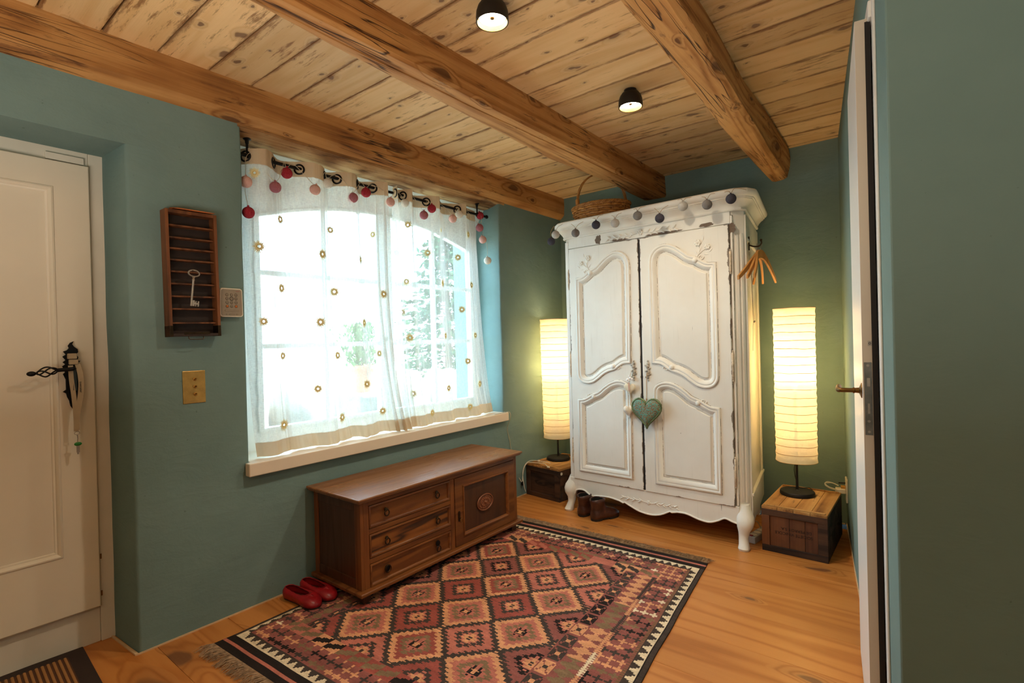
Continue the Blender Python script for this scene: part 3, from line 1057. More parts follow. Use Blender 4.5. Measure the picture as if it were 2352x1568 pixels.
# frame and casing in the wall's frame (x: along wall to camera)
fr = MB()
fr.box(1.510, 1.524, 0.0, 0.12, 0, 2.036).box(2.114, 2.128, 0.0, 0.12, 0, 2.036).box(1.510, 2.128, 0, 0.12, 2.036, 2.050)
fr.build('door_frame', m_white, d2, bevel=0.002)
MB().box(1.470, 1.522, -0.013, 0.0, 0, 2.083).build('casing', m_white, d2, bevel=0.004, seg=3)
MB().box(2.1135, 2.152, -0.006, 0.0, 0, 2.083).build('casing', m_white, d2, bevel=0.004, seg=3)
MB().box(1.522, 2.1135, -0.013, 0.0, 2.038, 2.083).build('casing', m_white, d2, bevel=0.004, seg=3)
# leaf, hinged on the far side and standing slightly open into the room
leaf_ang = R(-1.2)
hinge = Vector((1.512, -0.004, 0))
LW = 0.573


def L2(mb):
    c, s_ = math.cos(leaf_ang), math.sin(leaf_ang)
    mb.v = [(hinge.x + p[0]*c - p[1]*s_, hinge.y + p[0]*s_ + p[1]*c, p[2]) for p in mb.v]
    return mb


L2(MB().box(0, LW-0.001, -0.026, 0.0095, 0.012, 2.05)).build('door_leaf', m_white, d2, bevel=0.002)
L2(MB().box(LW-0.001, LW, -0.0255, 0.009, 0.0125, 2.0495)).build('leaf_edge', m_leafedge, d2)
L2(MB().box(LW-0.0003, LW+0.0015, -0.0225, -0.0045, 0.913, 1.113)).build('lock_plate', m_steel, d2, bevel=0.0007)
L2(MB().box(LW+0.001, LW+0.004, -0.0165, -0.0085, 1.046, 1.070)).build('latch', m_silver, d2, bevel=0.001)
L2(MB().box(LW+0.001, LW+0.0022, -0.0155, -0.0105, 0.972, 1.000)).build('bolt', m_silver, d2)
for z in (0.922, 1.104, 0.951):
    L2(MB().lathe([(0.0035, 0.0012), (0.0035, 0.0022), (0.0005, 0.0022)], (LW, -0.0135, z), 10, 'x')).build('screw', m_silver, d2)
tagp = L2(MB().box(LW-0.0003, LW+0.0012, -0.0125, -0.0032, 1.158, 1.172)).build('strike_tag', m_silver, d2)
L2(MB().tube([(LW+0.0014, -0.008+0.0022*math.cos(a), 1.165+0.003*math.sin(a)) for a in [i*PI/6 for i in range(12)]], 0.0006, 4, closed=True)).build('tag_zero_mark', m_ink, tagp)
L2(MB().box(LW-0.0002, LW+0.002, -0.003, 0.0096, 0.02, 2.04)).build('rubber_seal', m_ink, d2)
hz = 1.031
L2(MB().lathe([(0.001, -0.026), (0.022, -0.026), (0.021, -0.028), (0.008, -0.033), (0.007, -0.042), (0.0085, -0.044), (0.008, -0.048)], (LW-0.045, 0, hz), 20, 'y')).build('handle_rose', m_oldbrass, d2, smooth=True)
L2(MB().tube(spline([(LW-0.045, -0.044, hz), (LW-0.045, -0.066, hz), (LW-0.048, -0.078, hz), (LW-0.075, -0.082, hz), (LW-0.150, -0.080, hz)], 5),
             [0.0065]*12+[0.0080]*9, 10)).build('lever_handle', m_oldbrass, d2, smooth=True)

# ------------------------------------------------------------------ curtains
rod = thing('curtain_rod', 'black iron curtain rod hung below the wooden window lintel', 'curtain rod', (-2.52, 2.0, 2.115))
MB().tube([(0, -0.89, 0), (0, 0.905, 0)], 0.0085, 12).build('rod', m_black, rod, smooth=True)
MB().ball((0, 0.915, 0), 0.014, 12, 8).build('finial', m_black, rod, smooth=True)
for y in (-0.822, 0.812):
    MB().lathe([(0.019, 0.082), (0.019, 0.078), (0.009, 0.072), (0.008, 0.058), (0.006, 0.054), (0.0055, 0.010)], (0, y, 0), 16).build('bracket', m_black, rod, smooth=True)
    MB().tube([(0.012*math.cos(a), y, 0.012*math.sin(a)) for a in [i*PI/8 for i in range(16)]], 0.004, 6, closed=True).build('bracket_ring', m_black, rod, smooth=True)


def make_curtain(name, label, eye, front_first, ya, yb, ya_bot, yb_bot, suns, seed, gather=0):
    """eye: eyelet positions; the cloth weaves before and behind the rod between them"""
    t = thing(name, label, 'curtain', (-2.52, (ya+yb)/2, 0.67), group=None)
    knots = [ya] + eye + [yb]
    signs = []
    s_ = 1 if front_first else -1
    for i in range(len(knots)-1):
        signs.append(s_)
        s_ = -s_

    def wave(y):
        for i in range(len(knots)-1):
            if y <= knots[i+1] or i == len(knots)-2:
                a, b = knots[i], knots[i+1]
                u = (y-a)/(b-a)
                if i == 0:
                    u = 0.5+u*0.5
                if i == len(knots)-2:
                    u = u*0.5
                return signs[i]*math.sin(PI*max(0, min(1, u)))
        return 0

    def pos(u, w):
        """u: 0..1 across, w: 0 at the top .. 1 at the hem"""
        y_top = ya+(yb-ya)*u
        y_bot = ya_bot+(yb_bot-ya_bot)*u
        e = w*w*(0.4+0.6*w)
        y = y_top+(y_bot-y_top)*e
        amp = 0.028*(1-w)**1.5 + 0.018
        x = -2.520 + amp*wave(y_top) + 0.012*w*pnoise((u*9+seed, w*1.5, 0)) + 0.005*pnoise((u*30+seed, w*1.2, 3)) + 0.0028*pnoise((u*75+seed, w*1.5, 3))
        g_ = 0.0
        if gather > 0 and u > 0.86:
            g_ = (u-0.86)/0.14
        if gather < 0 and u < 0.12:
            g_ = (0.12-u)/0.12
        if g_:
            e_ = min(1, g_*3)*min(1, w*6)
            x += 0.020*e_*math.sin(g_*2*PI*3.0)
            y += 0.016*e_*math.sin(g_*2*PI*3.0+1.4)
        x += 0.030*w**4
        if w > 0.70:
            q = (w-0.70)/0.30
            x += 0.030*q*q*pnoise((u*11+seed, w*2.5, 0)) + 0.012*q*pnoise((u*27+seed, w*4, 2))
            y += 0.020*q*q*pnoise((u*8+seed, 3+w*2, 5))
        z = 2.152 - (2.152-0.671)*w + (0.006*pnoise((u*10+seed, 0, 9)) if w < 0.02 else 0)
        if w > 0.90:
            z += 0.016*(w-0.90)/0.10*max(0, pnoise((u*9+seed, 2, 7))+0.15)
        y += 0.004*pnoise((u*12, w*3, seed))
        return (x - (t.location.x), y - t.location.y, z - t.location.z)

    def strip(w0, w1, name, mat, off=0.0, nz=60):
        nu = 240
        vs, fs = [], []
        for j in range(nz+1):
            w = w0+(w1-w0)*j/nz
            for i in range(nu+1):
                p = pos(i/nu, w)
                vs.append((p[0]+off, p[1], p[2]))
        for j in range(nz):
            for i in range(nu):
                a = j*(nu+1)+i
                fs.append((a, a+nu+1, a+nu+2, a+1))
        return MB().add(vs, fs).build(name, mat, t, smooth=True, angle=180)

    strip(0.052, 0.955, 'curtain_panel', m_linen)
    strip(0.0, 0.053, 'heading_band', m_hem, nz=6)
    strip(0.954, 1.0, 'hem_band', m_hem, nz=8)
    ring = MB().tube([(0.024*math.cos(a), 0, 0.024*math.sin(a)) for a in [i*PI/12 for i in range(24)]], 0.0052, 6, closed=True)
    ring_me = None
    for y in eye:
        u = (y-ya)/(yb-ya)
        a, b = Vector(pos(max(u-0.012, 0), 0.027)), Vector(pos(min(u+0.012, 1), 0.027))
        c = (a+b)/2
        d = (b-a)
        ang = math.atan2(d.y, d.x)
        if ring_me is None:
            o = MB().add(ring.v, ring.f).build('eyelet', m_black, t, smooth=True)
            ring_me = o.data
        else:
            o = bpy.data.objects.new('eyelet', ring_me)
            COL.objects.link(o)
            o.parent = t
        o.location = (c.x, c.y, 2.112-t.location.z)
        o.rotation_euler = (0, 0, ang)
    global SUN_ME
    for (y, z) in suns:
        w = (2.152-z)/(2.152-0.671)
        e = w*w*(0.4+0.6*w)
        u = 0.5
        for _ in range(12):
            yt = pos(u, w)[1]+t.location.y
            u += (y-yt)/(yb-ya)*0.9
            u = min(max(u, 0.01), 0.99)
        a, b = Vector(pos(max(u-0.015, 0), w)), Vector(pos(min(u+0.015, 1), w))
        c = (a+b)/2
        d = b-a
        ang = math.atan2(d.y, d.x)
        o = bpy.data.objects.new('embroidered_sun', SUN_ME)
        COL.objects.link(o)
        o.parent = t
        nrm = Vector((d.y, -d.x, 0)).normalized()
        o.location = (c.x+nrm.x*0.006, c.y+nrm.y*0.006, c.z)
        o.rotation_euler = (random.uniform(-0.2, 0.2)*0, 0, ang)
        o.scale = (random.uniform(0.9, 1.1),)*3
    return t


mb = MB()
nr = 22
random.seed(3)
for k in range(nr):
    a = 2*PI*k/nr+random.uniform(-0.06, 0.06)
    L = random.uniform(0.024, 0.031)
    c, s_ = math.cos(a), math.sin(a)
    w, b_ = 0.0026, 0.0150
    mb.add([(c*b_-s_*w, 0, s_*b_+c*w), (c*b_+s_*w, 0, s_*b_-c*w), (c*L+s_*0.0008, -0.0006, s_*L-c*0.0008), (c*L-s_*0.0008, -0.0006, s_*L+c*0.0008)], [(0, 1, 2, 3)])
n_ = 28
mb.add([(r_*math.cos(2*PI*k/n_), 0.0, r_*math.sin(2*PI*k/n_)) for r_ in (0.0095, 0.0165) for k in range(n_)], [(k, (k+1) % n_, n_+(k+1) % n_, n_+k) for k in range(n_)])
nray = len(mb.f)
ringm = MB().tube([(0.0085*math.cos(a), 0, 0.0085*math.sin(a)) for a in [i*PI/10 for i in range(20)]], 0.0020, 5, closed=True)
mb.add(ringm.v, ringm.f)
SUN_ME = bpy.data.meshes.new('embroidered_sun')
SUN_ME.from_pydata(mb.v, [], mb.f)
SUN_ME.materials.append(m_sunray)
SUN_ME.materials.append(m_sun)
for i, p in enumerate(SUN_ME.polygons):
    p.material_index = 0 if i < nray else 1

sunL = [(1.2, 2.03), (1.34, 1.84), (1.21, 1.68), (1.33, 1.49), (1.54, 1.68), (1.63, 1.83), (1.64, 1.49), (1.79, 1.68), (1.9, 1.84), (1.92, 1.49), (1.22, 1.32), (1.52, 1.32),
        (1.8, 1.32), (1.32, 1.15), (1.64, 1.14), (1.92, 1.14), (1.5, 0.97), (1.8, 0.97), (1.3, 0.81), (1.64, 0.8), (1.92, 0.8)]
sunR = [(2.11, 1.76), (2.14, 1.93), (2.14, 1.58), (2.42, 1.94), (2.43, 1.59), (2.32, 1.78), (2.6, 1.78), (2.72, 1.96), (2.74, 1.6), (2.11, 1.39), (2.15, 1.23), (2.44, 1.24),
        (2.62, 1.42), (2.76, 1.24), (2.65, 1.06), (2.15, 0.88), (2.44, 0.89), (2.30, 0.74), (2.65, 0.74), (2.78, 0.89)]
make_curtain('sheer_curtain', 'left sheer linen curtain with sun embroidery, on the wall shelf side', [1.172, 1.304, 1.444, 1.588, 1.664, 1.794, 1.902], False, 1.150, 1.975, 1.175, 2.075, sunL, 0, 1)
make_curtain('sheer_curtain', 'right sheer linen curtain with sun embroidery, on the wardrobe side', [2.055, 2.126, 2.192, 2.320, 2.440, 2.600, 2.689], True, 2.045, 2.838, 2.085, 2.915, sunR, 31, -1)


# ------------------------------------------------------------------ cotton ball garlands
def garland(name, label, balls, path, r, mat_cord, extra=None):
    t = thing(name, label, 'string lights', balls[0][0])
    o = Vector(balls[0][0])
    MB().tube([tuple(Vector(p)-o) for p in path], 0.0013, 5).build('cord', mat_cord, t, smooth=True)
    me = {}
    for (p, m) in balls:
        c = Vector(p)-o
        if m not in me:
            b = MB().ball((0, 0, 0), r, 24, 16).lathe([(0.005, r*0.97), (0.005, r+0.006), (0.001, r+0.007)], (0, 0, 0), 8).build('cotton_ball', m, t, smooth=True)
            me[m] = b.data
        else:
            b = bpy.data.objects.new('cotton_ball', me[m])
            COL.objects.link(b)
            b.parent = t
        b.location = c
        b.rotation_euler = (0.2*math.sin(c.y*9), 0.25*math.sin(c.y*5), c.y*3)
    return t


GX = -2.482
pb = [((GX-0.01, 1.155, 1.978), Y_PINK), ((GX, 1.158, 1.832), Y_RED), ((GX, 1.292, 1.980), Y_ROSE), ((GX-0.01, 1.358, 2.067), Y_RED), ((GX, 1.505, 2.012), Y_PINK), ((GX-0.02, 1.592, 2.068), Y_CREAM),
      ((GX, 1.737, 2.017), Y_ROSE), ((GX-0.01, 1.832, 2.067), Y_RED), ((GX, 1.996, 2.042), Y_PINK), ((GX-0.03, 2.135, 2.066), Y_CREAM), ((GX, 2.262, 2.010), Y_ROSE), ((GX, 2.332, 2.064), Y_RED),
      ((GX, 2.522, 2.030), Y_PINK), ((GX-0.02, 2.605, 2.078), Y_CREAM), ((GX-0.03, 2.835, 2.110), Y_RED), ((GX, 2.793, 2.010), Y_ROSE), ((GX+0.01, 2.812, 1.926), Y_PINK), ((GX+0.02, 2.848, 1.778), Y_CREAM)]
path = []
top = lambda y: (GX-0.022, y, 2.126)
path += [(GX, 1.158, 1.86), (GX-0.012, 1.150, 1.94), (GX-0.012, 1.155, 2.01), (GX-0.018, 1.160, 2.09), top(1.19), (GX-0.004, 1.23, 2.07), (GX, 1.292, 2.008), (GX-0.004, 1.33, 2.07), top(1.352), (GX-0.01, 1.358, 2.094), top(1.40),
         (GX, 1.45, 2.075), (GX, 1.505, 2.04), (GX-0.004, 1.55, 2.09), top(1.58), (GX-0.02, 1.592, 2.095), top(1.64), (GX, 1.69, 2.09), (GX, 1.737, 2.045), (GX-0.004, 1.78, 2.10), top(1.81), (GX-0.01, 1.832, 2.095), top(1.88),
         (GX, 1.95, 2.10), (GX, 1.996, 2.07), top(2.06), (GX-0.03, 2.135, 2.094), top(2.18), (GX, 2.22, 2.07), (GX, 2.262, 2.038), (GX-0.004, 2.29, 2.09), top(2.31), (GX, 2.332, 2.092), top(2.38), (GX, 2.46, 2.09),
         (GX, 2.522, 2.058), (GX-0.004, 2.56, 2.10), top(2.59), (GX-0.02, 2.605, 2.106), top(2.66), (GX, 2.73, 2.07), (GX, 2.793, 2.038), (GX, 2.815, 2.08), top(2.83), (GX-0.01, 2.83, 2.05), (GX+0.01, 2.822, 1.955),
         (GX+0.015, 2.84, 1.93), (GX+0.02, 2.848, 1.87), (GX+0.02, 2.848, 1.806)]
path = spline(path, 4)
garland('ball_garland', 'string of pink, red and cream cotton balls looped along the curtain rod', pb, path, 0.0275, m_cable_trans)

# ------------------------------------------------------------------ things on the window wall
tray = thing('wall_tray', 'tall dark wooden tray with thin slats hung as a shelf beside the door', 'shelf', (WX, 0.885, 1.25), rot=(R(0.7), 0, 0))
x0, x1 = 0.002, 0.058
w, h = 0.098, 0.520
MB().box(x0, x0+0.006, -w+0.004, w-0.004, 0.004, h-0.004).build('back_panel', m_tray_dark, tray)
for sx in (-1, 1):
    MB().box(x0, x1, sx*w-0.006*(sx > 0)*2, sx*w+0.012*(sx < 0), 0, h).build('side_rail', m_tray, tray, bevel=0.0015)
MB().box(x0, x1, -w+0.012, w-0.012, h-0.014, h).build('top_rail', m_tray, tray, bevel=0.0015)
MB().box(x0, x1, -w+0.012, w-0.012, 0, 0.012).build('bottom_rail', m_tray_dark, tray, bevel=0.0015)
for z in (0.458, 0.408, 0.363, 0.316, 0.268, 0.218, 0.166, 0.114, 0.056):
    MB().box(x0+0.006, x1-0.014, -w+0.012, w-0.012, z-0.003, z+0.003).build('slat', m_tray, tray)
MB().box(x1, x1+0.002, -0.045, 0.052, 0.008, 0.018).build('label_holder', m_bronze, tray)
MB().tube(spline([(x1-0.005, -0.028, 0.0), (x1-0.001, -0.028, -0.010), (x1, -0.02, -0.013), (x1, 0.02, -0.013), (x1-0.001, 0.028, -0.010), (x1-0.005, 0.028, 0.0)], 3), 0.0016, 6).build('pull', m_bronze, tray, smooth=True)
for sx in (-1, 1):
    MB().box(x0-0.001, x1+0.001, sx*w-0.0125*(sx > 0), sx*w+0.0125*(sx < 0), -0.001, 0.045).build('corner_bracket', m_bronze, tray, bevel=0.001)
tag(MB().hexa([(WX+0.004, 0.815, 1.7755), (WX+0.05, 0.815, 1.7755), (WX+0.05, 0.96, 1.7775), (WX+0.004, 0.96, 1.7775)],
              [(WX+0.004, 0.815, 1.786), (WX+0.05, 0.83, 1.780), (WX+0.05, 0.975, 1.781), (WX+0.004, 0.975, 1.783)]).build('folded_card', plain('orange_card', (200, 110, 50), 0.7, var=0.4, scale=12)),
    'flat orange and brown card lying on top of the wall tray', 'card')
key = thing('antique_key', 'large silver antique key hung against the slats of the wall tray', 'key', (WX+0.066, 0.872, 1.45), rot=(R(-6), 0, 0))
kb = MB().tube([(0, 0.021*math.cos(a), 0.062+0.013*math.sin(a)) for a in [i*PI/12 for i in range(24)]], 0.0032, 6, closed=True)
kb.build('bow', m_silver, key, smooth=True)
MB().tube([(0, 0, 0.050), (0, 0, 0.044), (0, 0, 0.040), (0, 0, 0.034), (0, 0, 0.03), (0, 0, -0.075)], [0.003, 0.006, 0.0035, 0.006, 0.0042, 0.0042], 10).build('shaft', m_silver, key, smooth=True)
toX(plate([[(0.004, -0.074), (0.004, -0.050), (0.012, -0.050), (0.012, -0.058), (0.015, -0.058), (0.015, -0.052), (0.019, -0.052), (0.019, -0.060), (0.024, -0.060), (0.024, -0.052), (0.029, -0.052),
                (0.029, -0.074), (0.024, -0.074), (0.024, -0.066), (0.019, -0.066), (0.019, -0.074), (0.015, -0.074), (0.015, -0.066), (0.012, -0.066), (0.012, -0.074)]], 0.003), 0.0015).build('bit', m_silver, key)
tag(MB().tube([(WX+0.059, 0.8735, 1.523), (WX+0.072, 0.8735, 1.523)], 0.0015, 6).build('nail', m_bronze), 'small nail in the wall tray that carries the silver key', 'nail')

kp = thing('alarm_keypad', 'cream and taupe alarm keypad mounted beside the window', 'keypad', (WX, 1.0425, 1.399))


def rrect(w, h, r, n=5, cx=0, cz=0, taper=0.0):
    pts = []
    for (sx, sz, a0) in ((1, 1, 0), (-1, 1, PI/2), (-1, -1, PI), (1, -1, 3*PI/2)):
        for k in range(n+1):
            a = a0+PI/2*k/n
            ww = w - (taper if sz > 0 else 0)
            pts.append((cx+sx*(ww/2-r)+r*math.cos(a), cz+sz*(h/2-r)+r*math.sin(a)))
    return pts


toX(plate([rrect(0.100, 0.128, 0.012, taper=0.004)], 0.026, 0.004), 0.028).build('housing', m_plastic, kp)
toX(plate([rrect(0.090, 0.118, 0.009, taper=0.004)], 0.003, 0.0008), 0.030).build('face', m_panelface, kp)
num = iter('1234567890')
for r_ in range(4):
    for c_ in range(3):
        y = -0.020+0.019*c_
        z = 0.034-0.017*r_
        mt = m_orange if (r_ == 3 and c_ != 1) else m_key
        b = MB().lathe([(0.0055, 0.028), (0.0052, 0.0315), (0.003, 0.0325), (0.0005, 0.0327)], (0, y, z), 14, 'x').build('button', mt, kp, smooth=True)
        rr = 0.0078 if (r_ == 1 and c_ == 1) else 0.0062
        MB().tube([(0.0302, y+rr*math.cos(a), z+rr*math.sin(a)) for a in [i*PI/8 for i in range(16)]], 0.0007 if rr < 0.007 else 0.0014, 4, closed=True).build('button_ring', m_keyring, b)
        if not (r_ == 3 and c_ != 1):
            tm = textmesh(next(num), 0.006)
            tm.v = [(0.0329-p[1]*0.3, y+p[0], z+p[2]) for p in tm.v]
            tm.build('digit', m_ink, b)
for (yy, ww, zz, hh) in ((0.0, 0.062, -0.0355, 0.0105), (0.0, 0.024, -0.0525, 0.0085), (-0.022, 0.0085, -0.0525, 0.0085), (0.022, 0.0085, -0.0525, 0.0085)):
    toX(plate([rrect(ww, hh, hh*0.48, cx=yy, cz=zz)], 0.0025, 0.0006), 0.0318).build('button', m_key, kp)
tm = textmesh('Rhonalarm', 0.0042)
tm = MB().add([(0, -0.0, 0)], [])
toX(plate([[(0.018, 0.0495), (0.034, 0.0505), (0.034, 0.052), (0.018, 0.051)]], 0.001), 0.0308).build('red_mark', m_redink, kp)

sw = thing('light_switch', 'square brass switch plate with three toggles on the teal wall', 'light switch', (WX, 0.8905, 1.0345))
MB().box(0, 0.004, -0.044, 0.044, -0.069, 0.069).build('plate', m_brass, sw, bevel=0.0012)
for z in (0.033, 0.001, -0.031):
    tg = MB().lathe([(0.0075, 0.004), (0.0075, 0.006), (0.005, 0.0075), (0.004, 0.010)], (0, 0.004, z), 14, 'x').build('toggle_collar', m_brass, sw, smooth=True)
    MB().tube([(0.006, 0.004, z), (0.020, 0.002, z+0.003)], [0.0022, 0.0032], 8).build('toggle', m_oldbrass, tg, smooth=True)

# ------------------------------------------------------------------ ceiling spots
def spot(loc, label):
    t = thing('ceiling_spotlight', label, 'ceiling light', loc)
    MB().lathe([(0.030, 0.0), (0.030, -0.008), (0.024, -0.010)], (0, 0, 0), 28).build('mount', m_lampblack, t, smooth=True)
    prof = [(0.012, -0.006), (0.026, -0.008), (0.040, -0.016), (0.050, -0.030), (0.056, -0.048), (0.0575, -0.066), (0.0575, -0.084), (0.056, -0.0848), (0.0545, -0.084), (0.0545, -0.060), (0.040, -0.030), (0.012, -0.018)]
    MB().lathe(prof, (0, 0, 0), 44).build('housing', m_lampblack, t, smooth=True)
    MB().lathe([(0.0540, -0.0838), (0.0515, -0.062), (0.0505, -0.062), (0.0530, -0.0838)], (0, 0, 0), 44, caps=False).build('inner_rim', m_brass, t, smooth=True)
    MB().lathe([(0.0480, -0.064), (0.0480, -0.068), (0.0085, -0.068), (0.0085, -0.064)], (0, 0, 0), 44, caps=False).build('diffuser', m_spotglow, t, smooth=True)
    MB().lathe([(0.0008, -0.067), (0.0085, -0.068), (0.007, -0.0715), (0.0008, -0.072)], (0, 0, 0), 16).build('centre_cap', m_oldbrass, t, smooth=True)
    l = bpy.data.lights.new('spot_beam', 'SPOT')
    l.energy = SPOT_W
    l.color = (1.0, 0.86, 0.66)
    l.spot_size = R(140)
    l.spot_blend = 0.9
    l.shadow_soft_size = 0.035
    lo = bpy.data.objects.new('spot_beam', l)
    COL.objects.link(lo)
    lo.parent = t
    lo.location = (0, 0, -0.088)
    return t


SPOT_W = 36
spot((-1.095, 2.360, 2.400), 'black dome ceiling spotlight in front of the wardrobe, between the two beams')
spot((-1.166, 1.408, 2.400), 'black ceiling spotlight cut by the top of the frame, nearer the camera')


# ------------------------------------------------------------------ paper lamps
def paper_lamp(label, loc, zb, zt, sx=0.0, sy=0.0):
    t = thing('paper_floor_lamp', label, 'lamp', loc)
    z0 = loc[2]
    MB().lathe([(0.001, 0.0), (0.088, 0.0), (0.092, 0.004), (0.092, 0.018), (0.088, 0.023), (0.012, 0.027), (0.001, 0.027)], (0, 0, 0), 40).build('base', m_lampblack, t, smooth=True)
    MB().lathe([(0.0145, 0.026), (0.008, 0.031), (0.0072, 0.045), (0.0072, 0.62)], (0, 0, 0), 14).build('pole', m_lampblack, t, smooth=True)
    hb, ht = zb-z0, zt-z0
    rings = []
    ribs = 19
    nseg = 56
    N = ribs*4
    for k in range(N+1):
        h = hb+(ht-hb)*k/N
        ph = (k % 4)/4
        for_r = 0.1095 + 0.0016*math.cos(2*PI*ph) - 0.0004
        ring = []
        for j in range(nseg):
            a = 2*PI*j/nseg
            rr = for_r + 0.0010*pnoise((math.cos(a)*4, math.sin(a)*4, h*40)) + 0.0022*pnoise((math.cos(a)*1.2, math.sin(a)*1.2, h*5+loc[0]*7))
            hh = h + 0.004*pnoise((math.cos(a)*1.5, math.sin(a)*1.5, int(k/4)*1.7+loc[0]))*(1 if 0 < k < N else 0.6)
            f = (h-hb)/(ht-hb)
            ring.append((rr*math.cos(a)+sx*f, rr*math.sin(a)+sy*f, hh))
        rings.append(ring)
    sh = MB().rings(rings, caps=False).build('shade', m_paper, t, smooth=True, angle=180)
    wires = MB()
    for k in range(0, ribs+1):
        ring = rings[k*4]
        wires.tube([(p[0]*0.994, p[1]*0.994, p[2]) for p in ring], 0.0016, 4, closed=True)
    wires.build('shade_wires', m_twine, sh, smooth=True)
    zl = hb+(ht-hb)*0.52
    MB().lathe([(0.001, zl-0.06), (0.012, zl-0.058), (0.013, zl-0.03), (0.022, zl-0.012), (0.028, zl+0.008), (0.024, zl+0.026), (0.012, zl+0.036), (0.001, zl+0.038)], (0, 0, 0), 20).build('bulb', m_bulb, t, smooth=True)
    MB().tube([(0, 0, zl-0.02), (0.06, 0, zl-0.03), (0.108, 0, zl-0.03)], 0.0015, 5).tube([(0, 0, zl-0.02), (-0.05, 0.06, zl-0.03), (-0.06, 0.088, zl-0.03)], 0.0015, 5).build('shade_carrier', m_lampblack, t)
    MB().tube(spline([(0.002, 0.007, hb+0.05), (-0.008, 0.014, hb-0.01), (-0.016, 0.016, hb-0.06), (-0.006, 0.012, 0.075), (0.004, 0.010, 0.045), (0.02, 0.03, 0.034), (0.05, 0.08, 0.028), (0.06, 0.12, 0.004)], 5), 0.0022, 6).build('cord', m_lampblack, t, smooth=True)
    for dz_, f_ in ((0.06, 1.0), (0.24, 0.42), (-0.16, 0.42), (0.37, 0.22), (-0.31, 0.22)):
        l = bpy.data.lights.new('lamp_glow', 'POINT')
        l.energy = LAMP_W*f_
        l.color = (1.0, 0.74, 0.42)
        l.shadow_soft_size = 0.02
        lo = bpy.data.objects.new('lamp_glow', l)
        COL.objects.link(lo)
        lo.parent = t
        lo.location = (0.0, 0.0, zl+dz_)
    return t


LAMP_W = 4.0
paper_lamp('tall glowing paper lamp right of the wardrobe, on the wooden wine crate', (-0.598, 3.425, 0.252), 0.452, 1.348, sx=0.004)
paper_lamp('tall glowing paper lamp left of the wardrobe, half hidden behind it', (-2.290, 3.445, 0.247), 0.425, 1.360, sx=-0.012)


# ------------------------------------------------------------------ crates
def crate(name, label, loc, rz, w, d, h, text=None, boards=3, sticker=False):
    t = thing(name, label, 'crate', loc, rz)
    e = 0.014
    # front frame rails: local x along the front, y depth, origin at the front left bottom corner
    zt = h-0.014
    MB().box(0, w, 0, e, 0, 0.034).build('bottom_rail', m_crate, t, bevel=0.002)
    MB().box(0, w, 0, e, zt-0.034, zt).build('top_rail', m_crate, t, bevel=0.002)
    MB().box(0, 0.040, 0.0005, e, 0.034, zt-0.034).build('side_stile', m_crate_panel if text else m_crate, t, bevel=0.002)
    MB().box(w-0.045, w, 0.0005, e, 0.034, zt-0.034).build('side_stile', m_crate, t, bevel=0.002)
    a, b = 0.040, w-0.045
    mt = m_crate_panel if text else m_crate
    cuts = [a, a+(b-a)*0.42, a+(b-a)*0.74, b] if boards == 3 else [a, b]
    for p, q in zip(cuts, cuts[1:]):
        MB().box(p+0.0006, q-0.0012, 0.008, 0.016, 0.030, zt-0.030).build('panel_board', mt, t, bevel=0.001, seg=1)
    for x in (0.0, w-e):
        for z0, z1 in ((0.002, zt/2-0.001), (zt/2+0.001, zt-0.001)):
            MB().box(x, x+e, e, d, z0, z1).build('side_board', m_crate, t, bevel=0.0015)
    MB().box(e, w-e, d-e, d, 0, zt).build('back_board', m_crate, t)
    MB().box(e, w-e, e, d-e, 0.004, 0.014).build('base_board', m_crate, t)
    n = 4
    for k in range(n):
        MB().box(w*k/n+0.0008, w*(k+1)/n-0.0008, 0.0, d, h-0.014, h).build('lid_board', m_crate_top, t, bevel=0.0015).rotation_euler = (0, 0, 0)
    for y in (0.010, d-0.028):
        MB().box(0.01, w-0.012, y, y+0.018, h, h+0.006).build('lid_batten', m_crate_top, t, bevel=0.001)
    if text:
        for ln, z in ((text[0], 0.112), (text[1], 0.137)):
            tm = textmesh(ln, 0.0215)
            cx = a+(b-a)*(0.50 if ln == text[0] else 0.55)
            tm.v = [(cx-p[0], 0.0074, z-p[2]) for p in tm.v]
            tm.f = [tuple(reversed(f)) for f in tm.f]
            tm.build('stencil_lettering', m_ink, t)
    if sticker:
        MB().lathe([(0.001, 0.0), (0.011, 0.0), (0.011, 0.001), (0.001, 0.001)], (w, 0.03, zt-0.022), 20, 'x').build('round_sticker', m_plastic, t)
    return t


crate('wine_crate', 'dark wine crate with stencilled lettering upside down, under the right lamp', (-0.722, 3.100, 0.0), R(-1.0), 0.318, 0.50, 0.252-0.006, ('SOCIÉTÉ VINICOLE', 'DE PERROY S.A.'))
crate('wooden_crate', 'dark wooden crate with a white round sticker, under the left lamp', (-2.438, 3.212, 0.0), R(-7.5), 0.335, 0.44, 0.241, None, 1, True)
for o in list(COL.objects):
    if o.name.startswith(('paper_floor_lamp', )) and o.location.x > -1:
        o.location.z = 0.246
    elif o.name.startswith('paper_floor_lamp'):
        o.location.z = 0.241

# ------------------------------------------------------------------ wardrobe
ward = thing('wardrobe', 'tall distressed white two door wardrobe with carved panels and cabriole legs', 'wardrobe', (-1.955, 3.10, 0), -0.035)
body = [(-0.028, 0.05), (0.0, 0.012), (1.125, 0.012), (1.178, 0.05), (1.075, 0.665), (0.03, 0.665)]
MB().prism(body, 0.16, 1.91).build('body', m_ward, ward, bevel=0.004, seg=2)
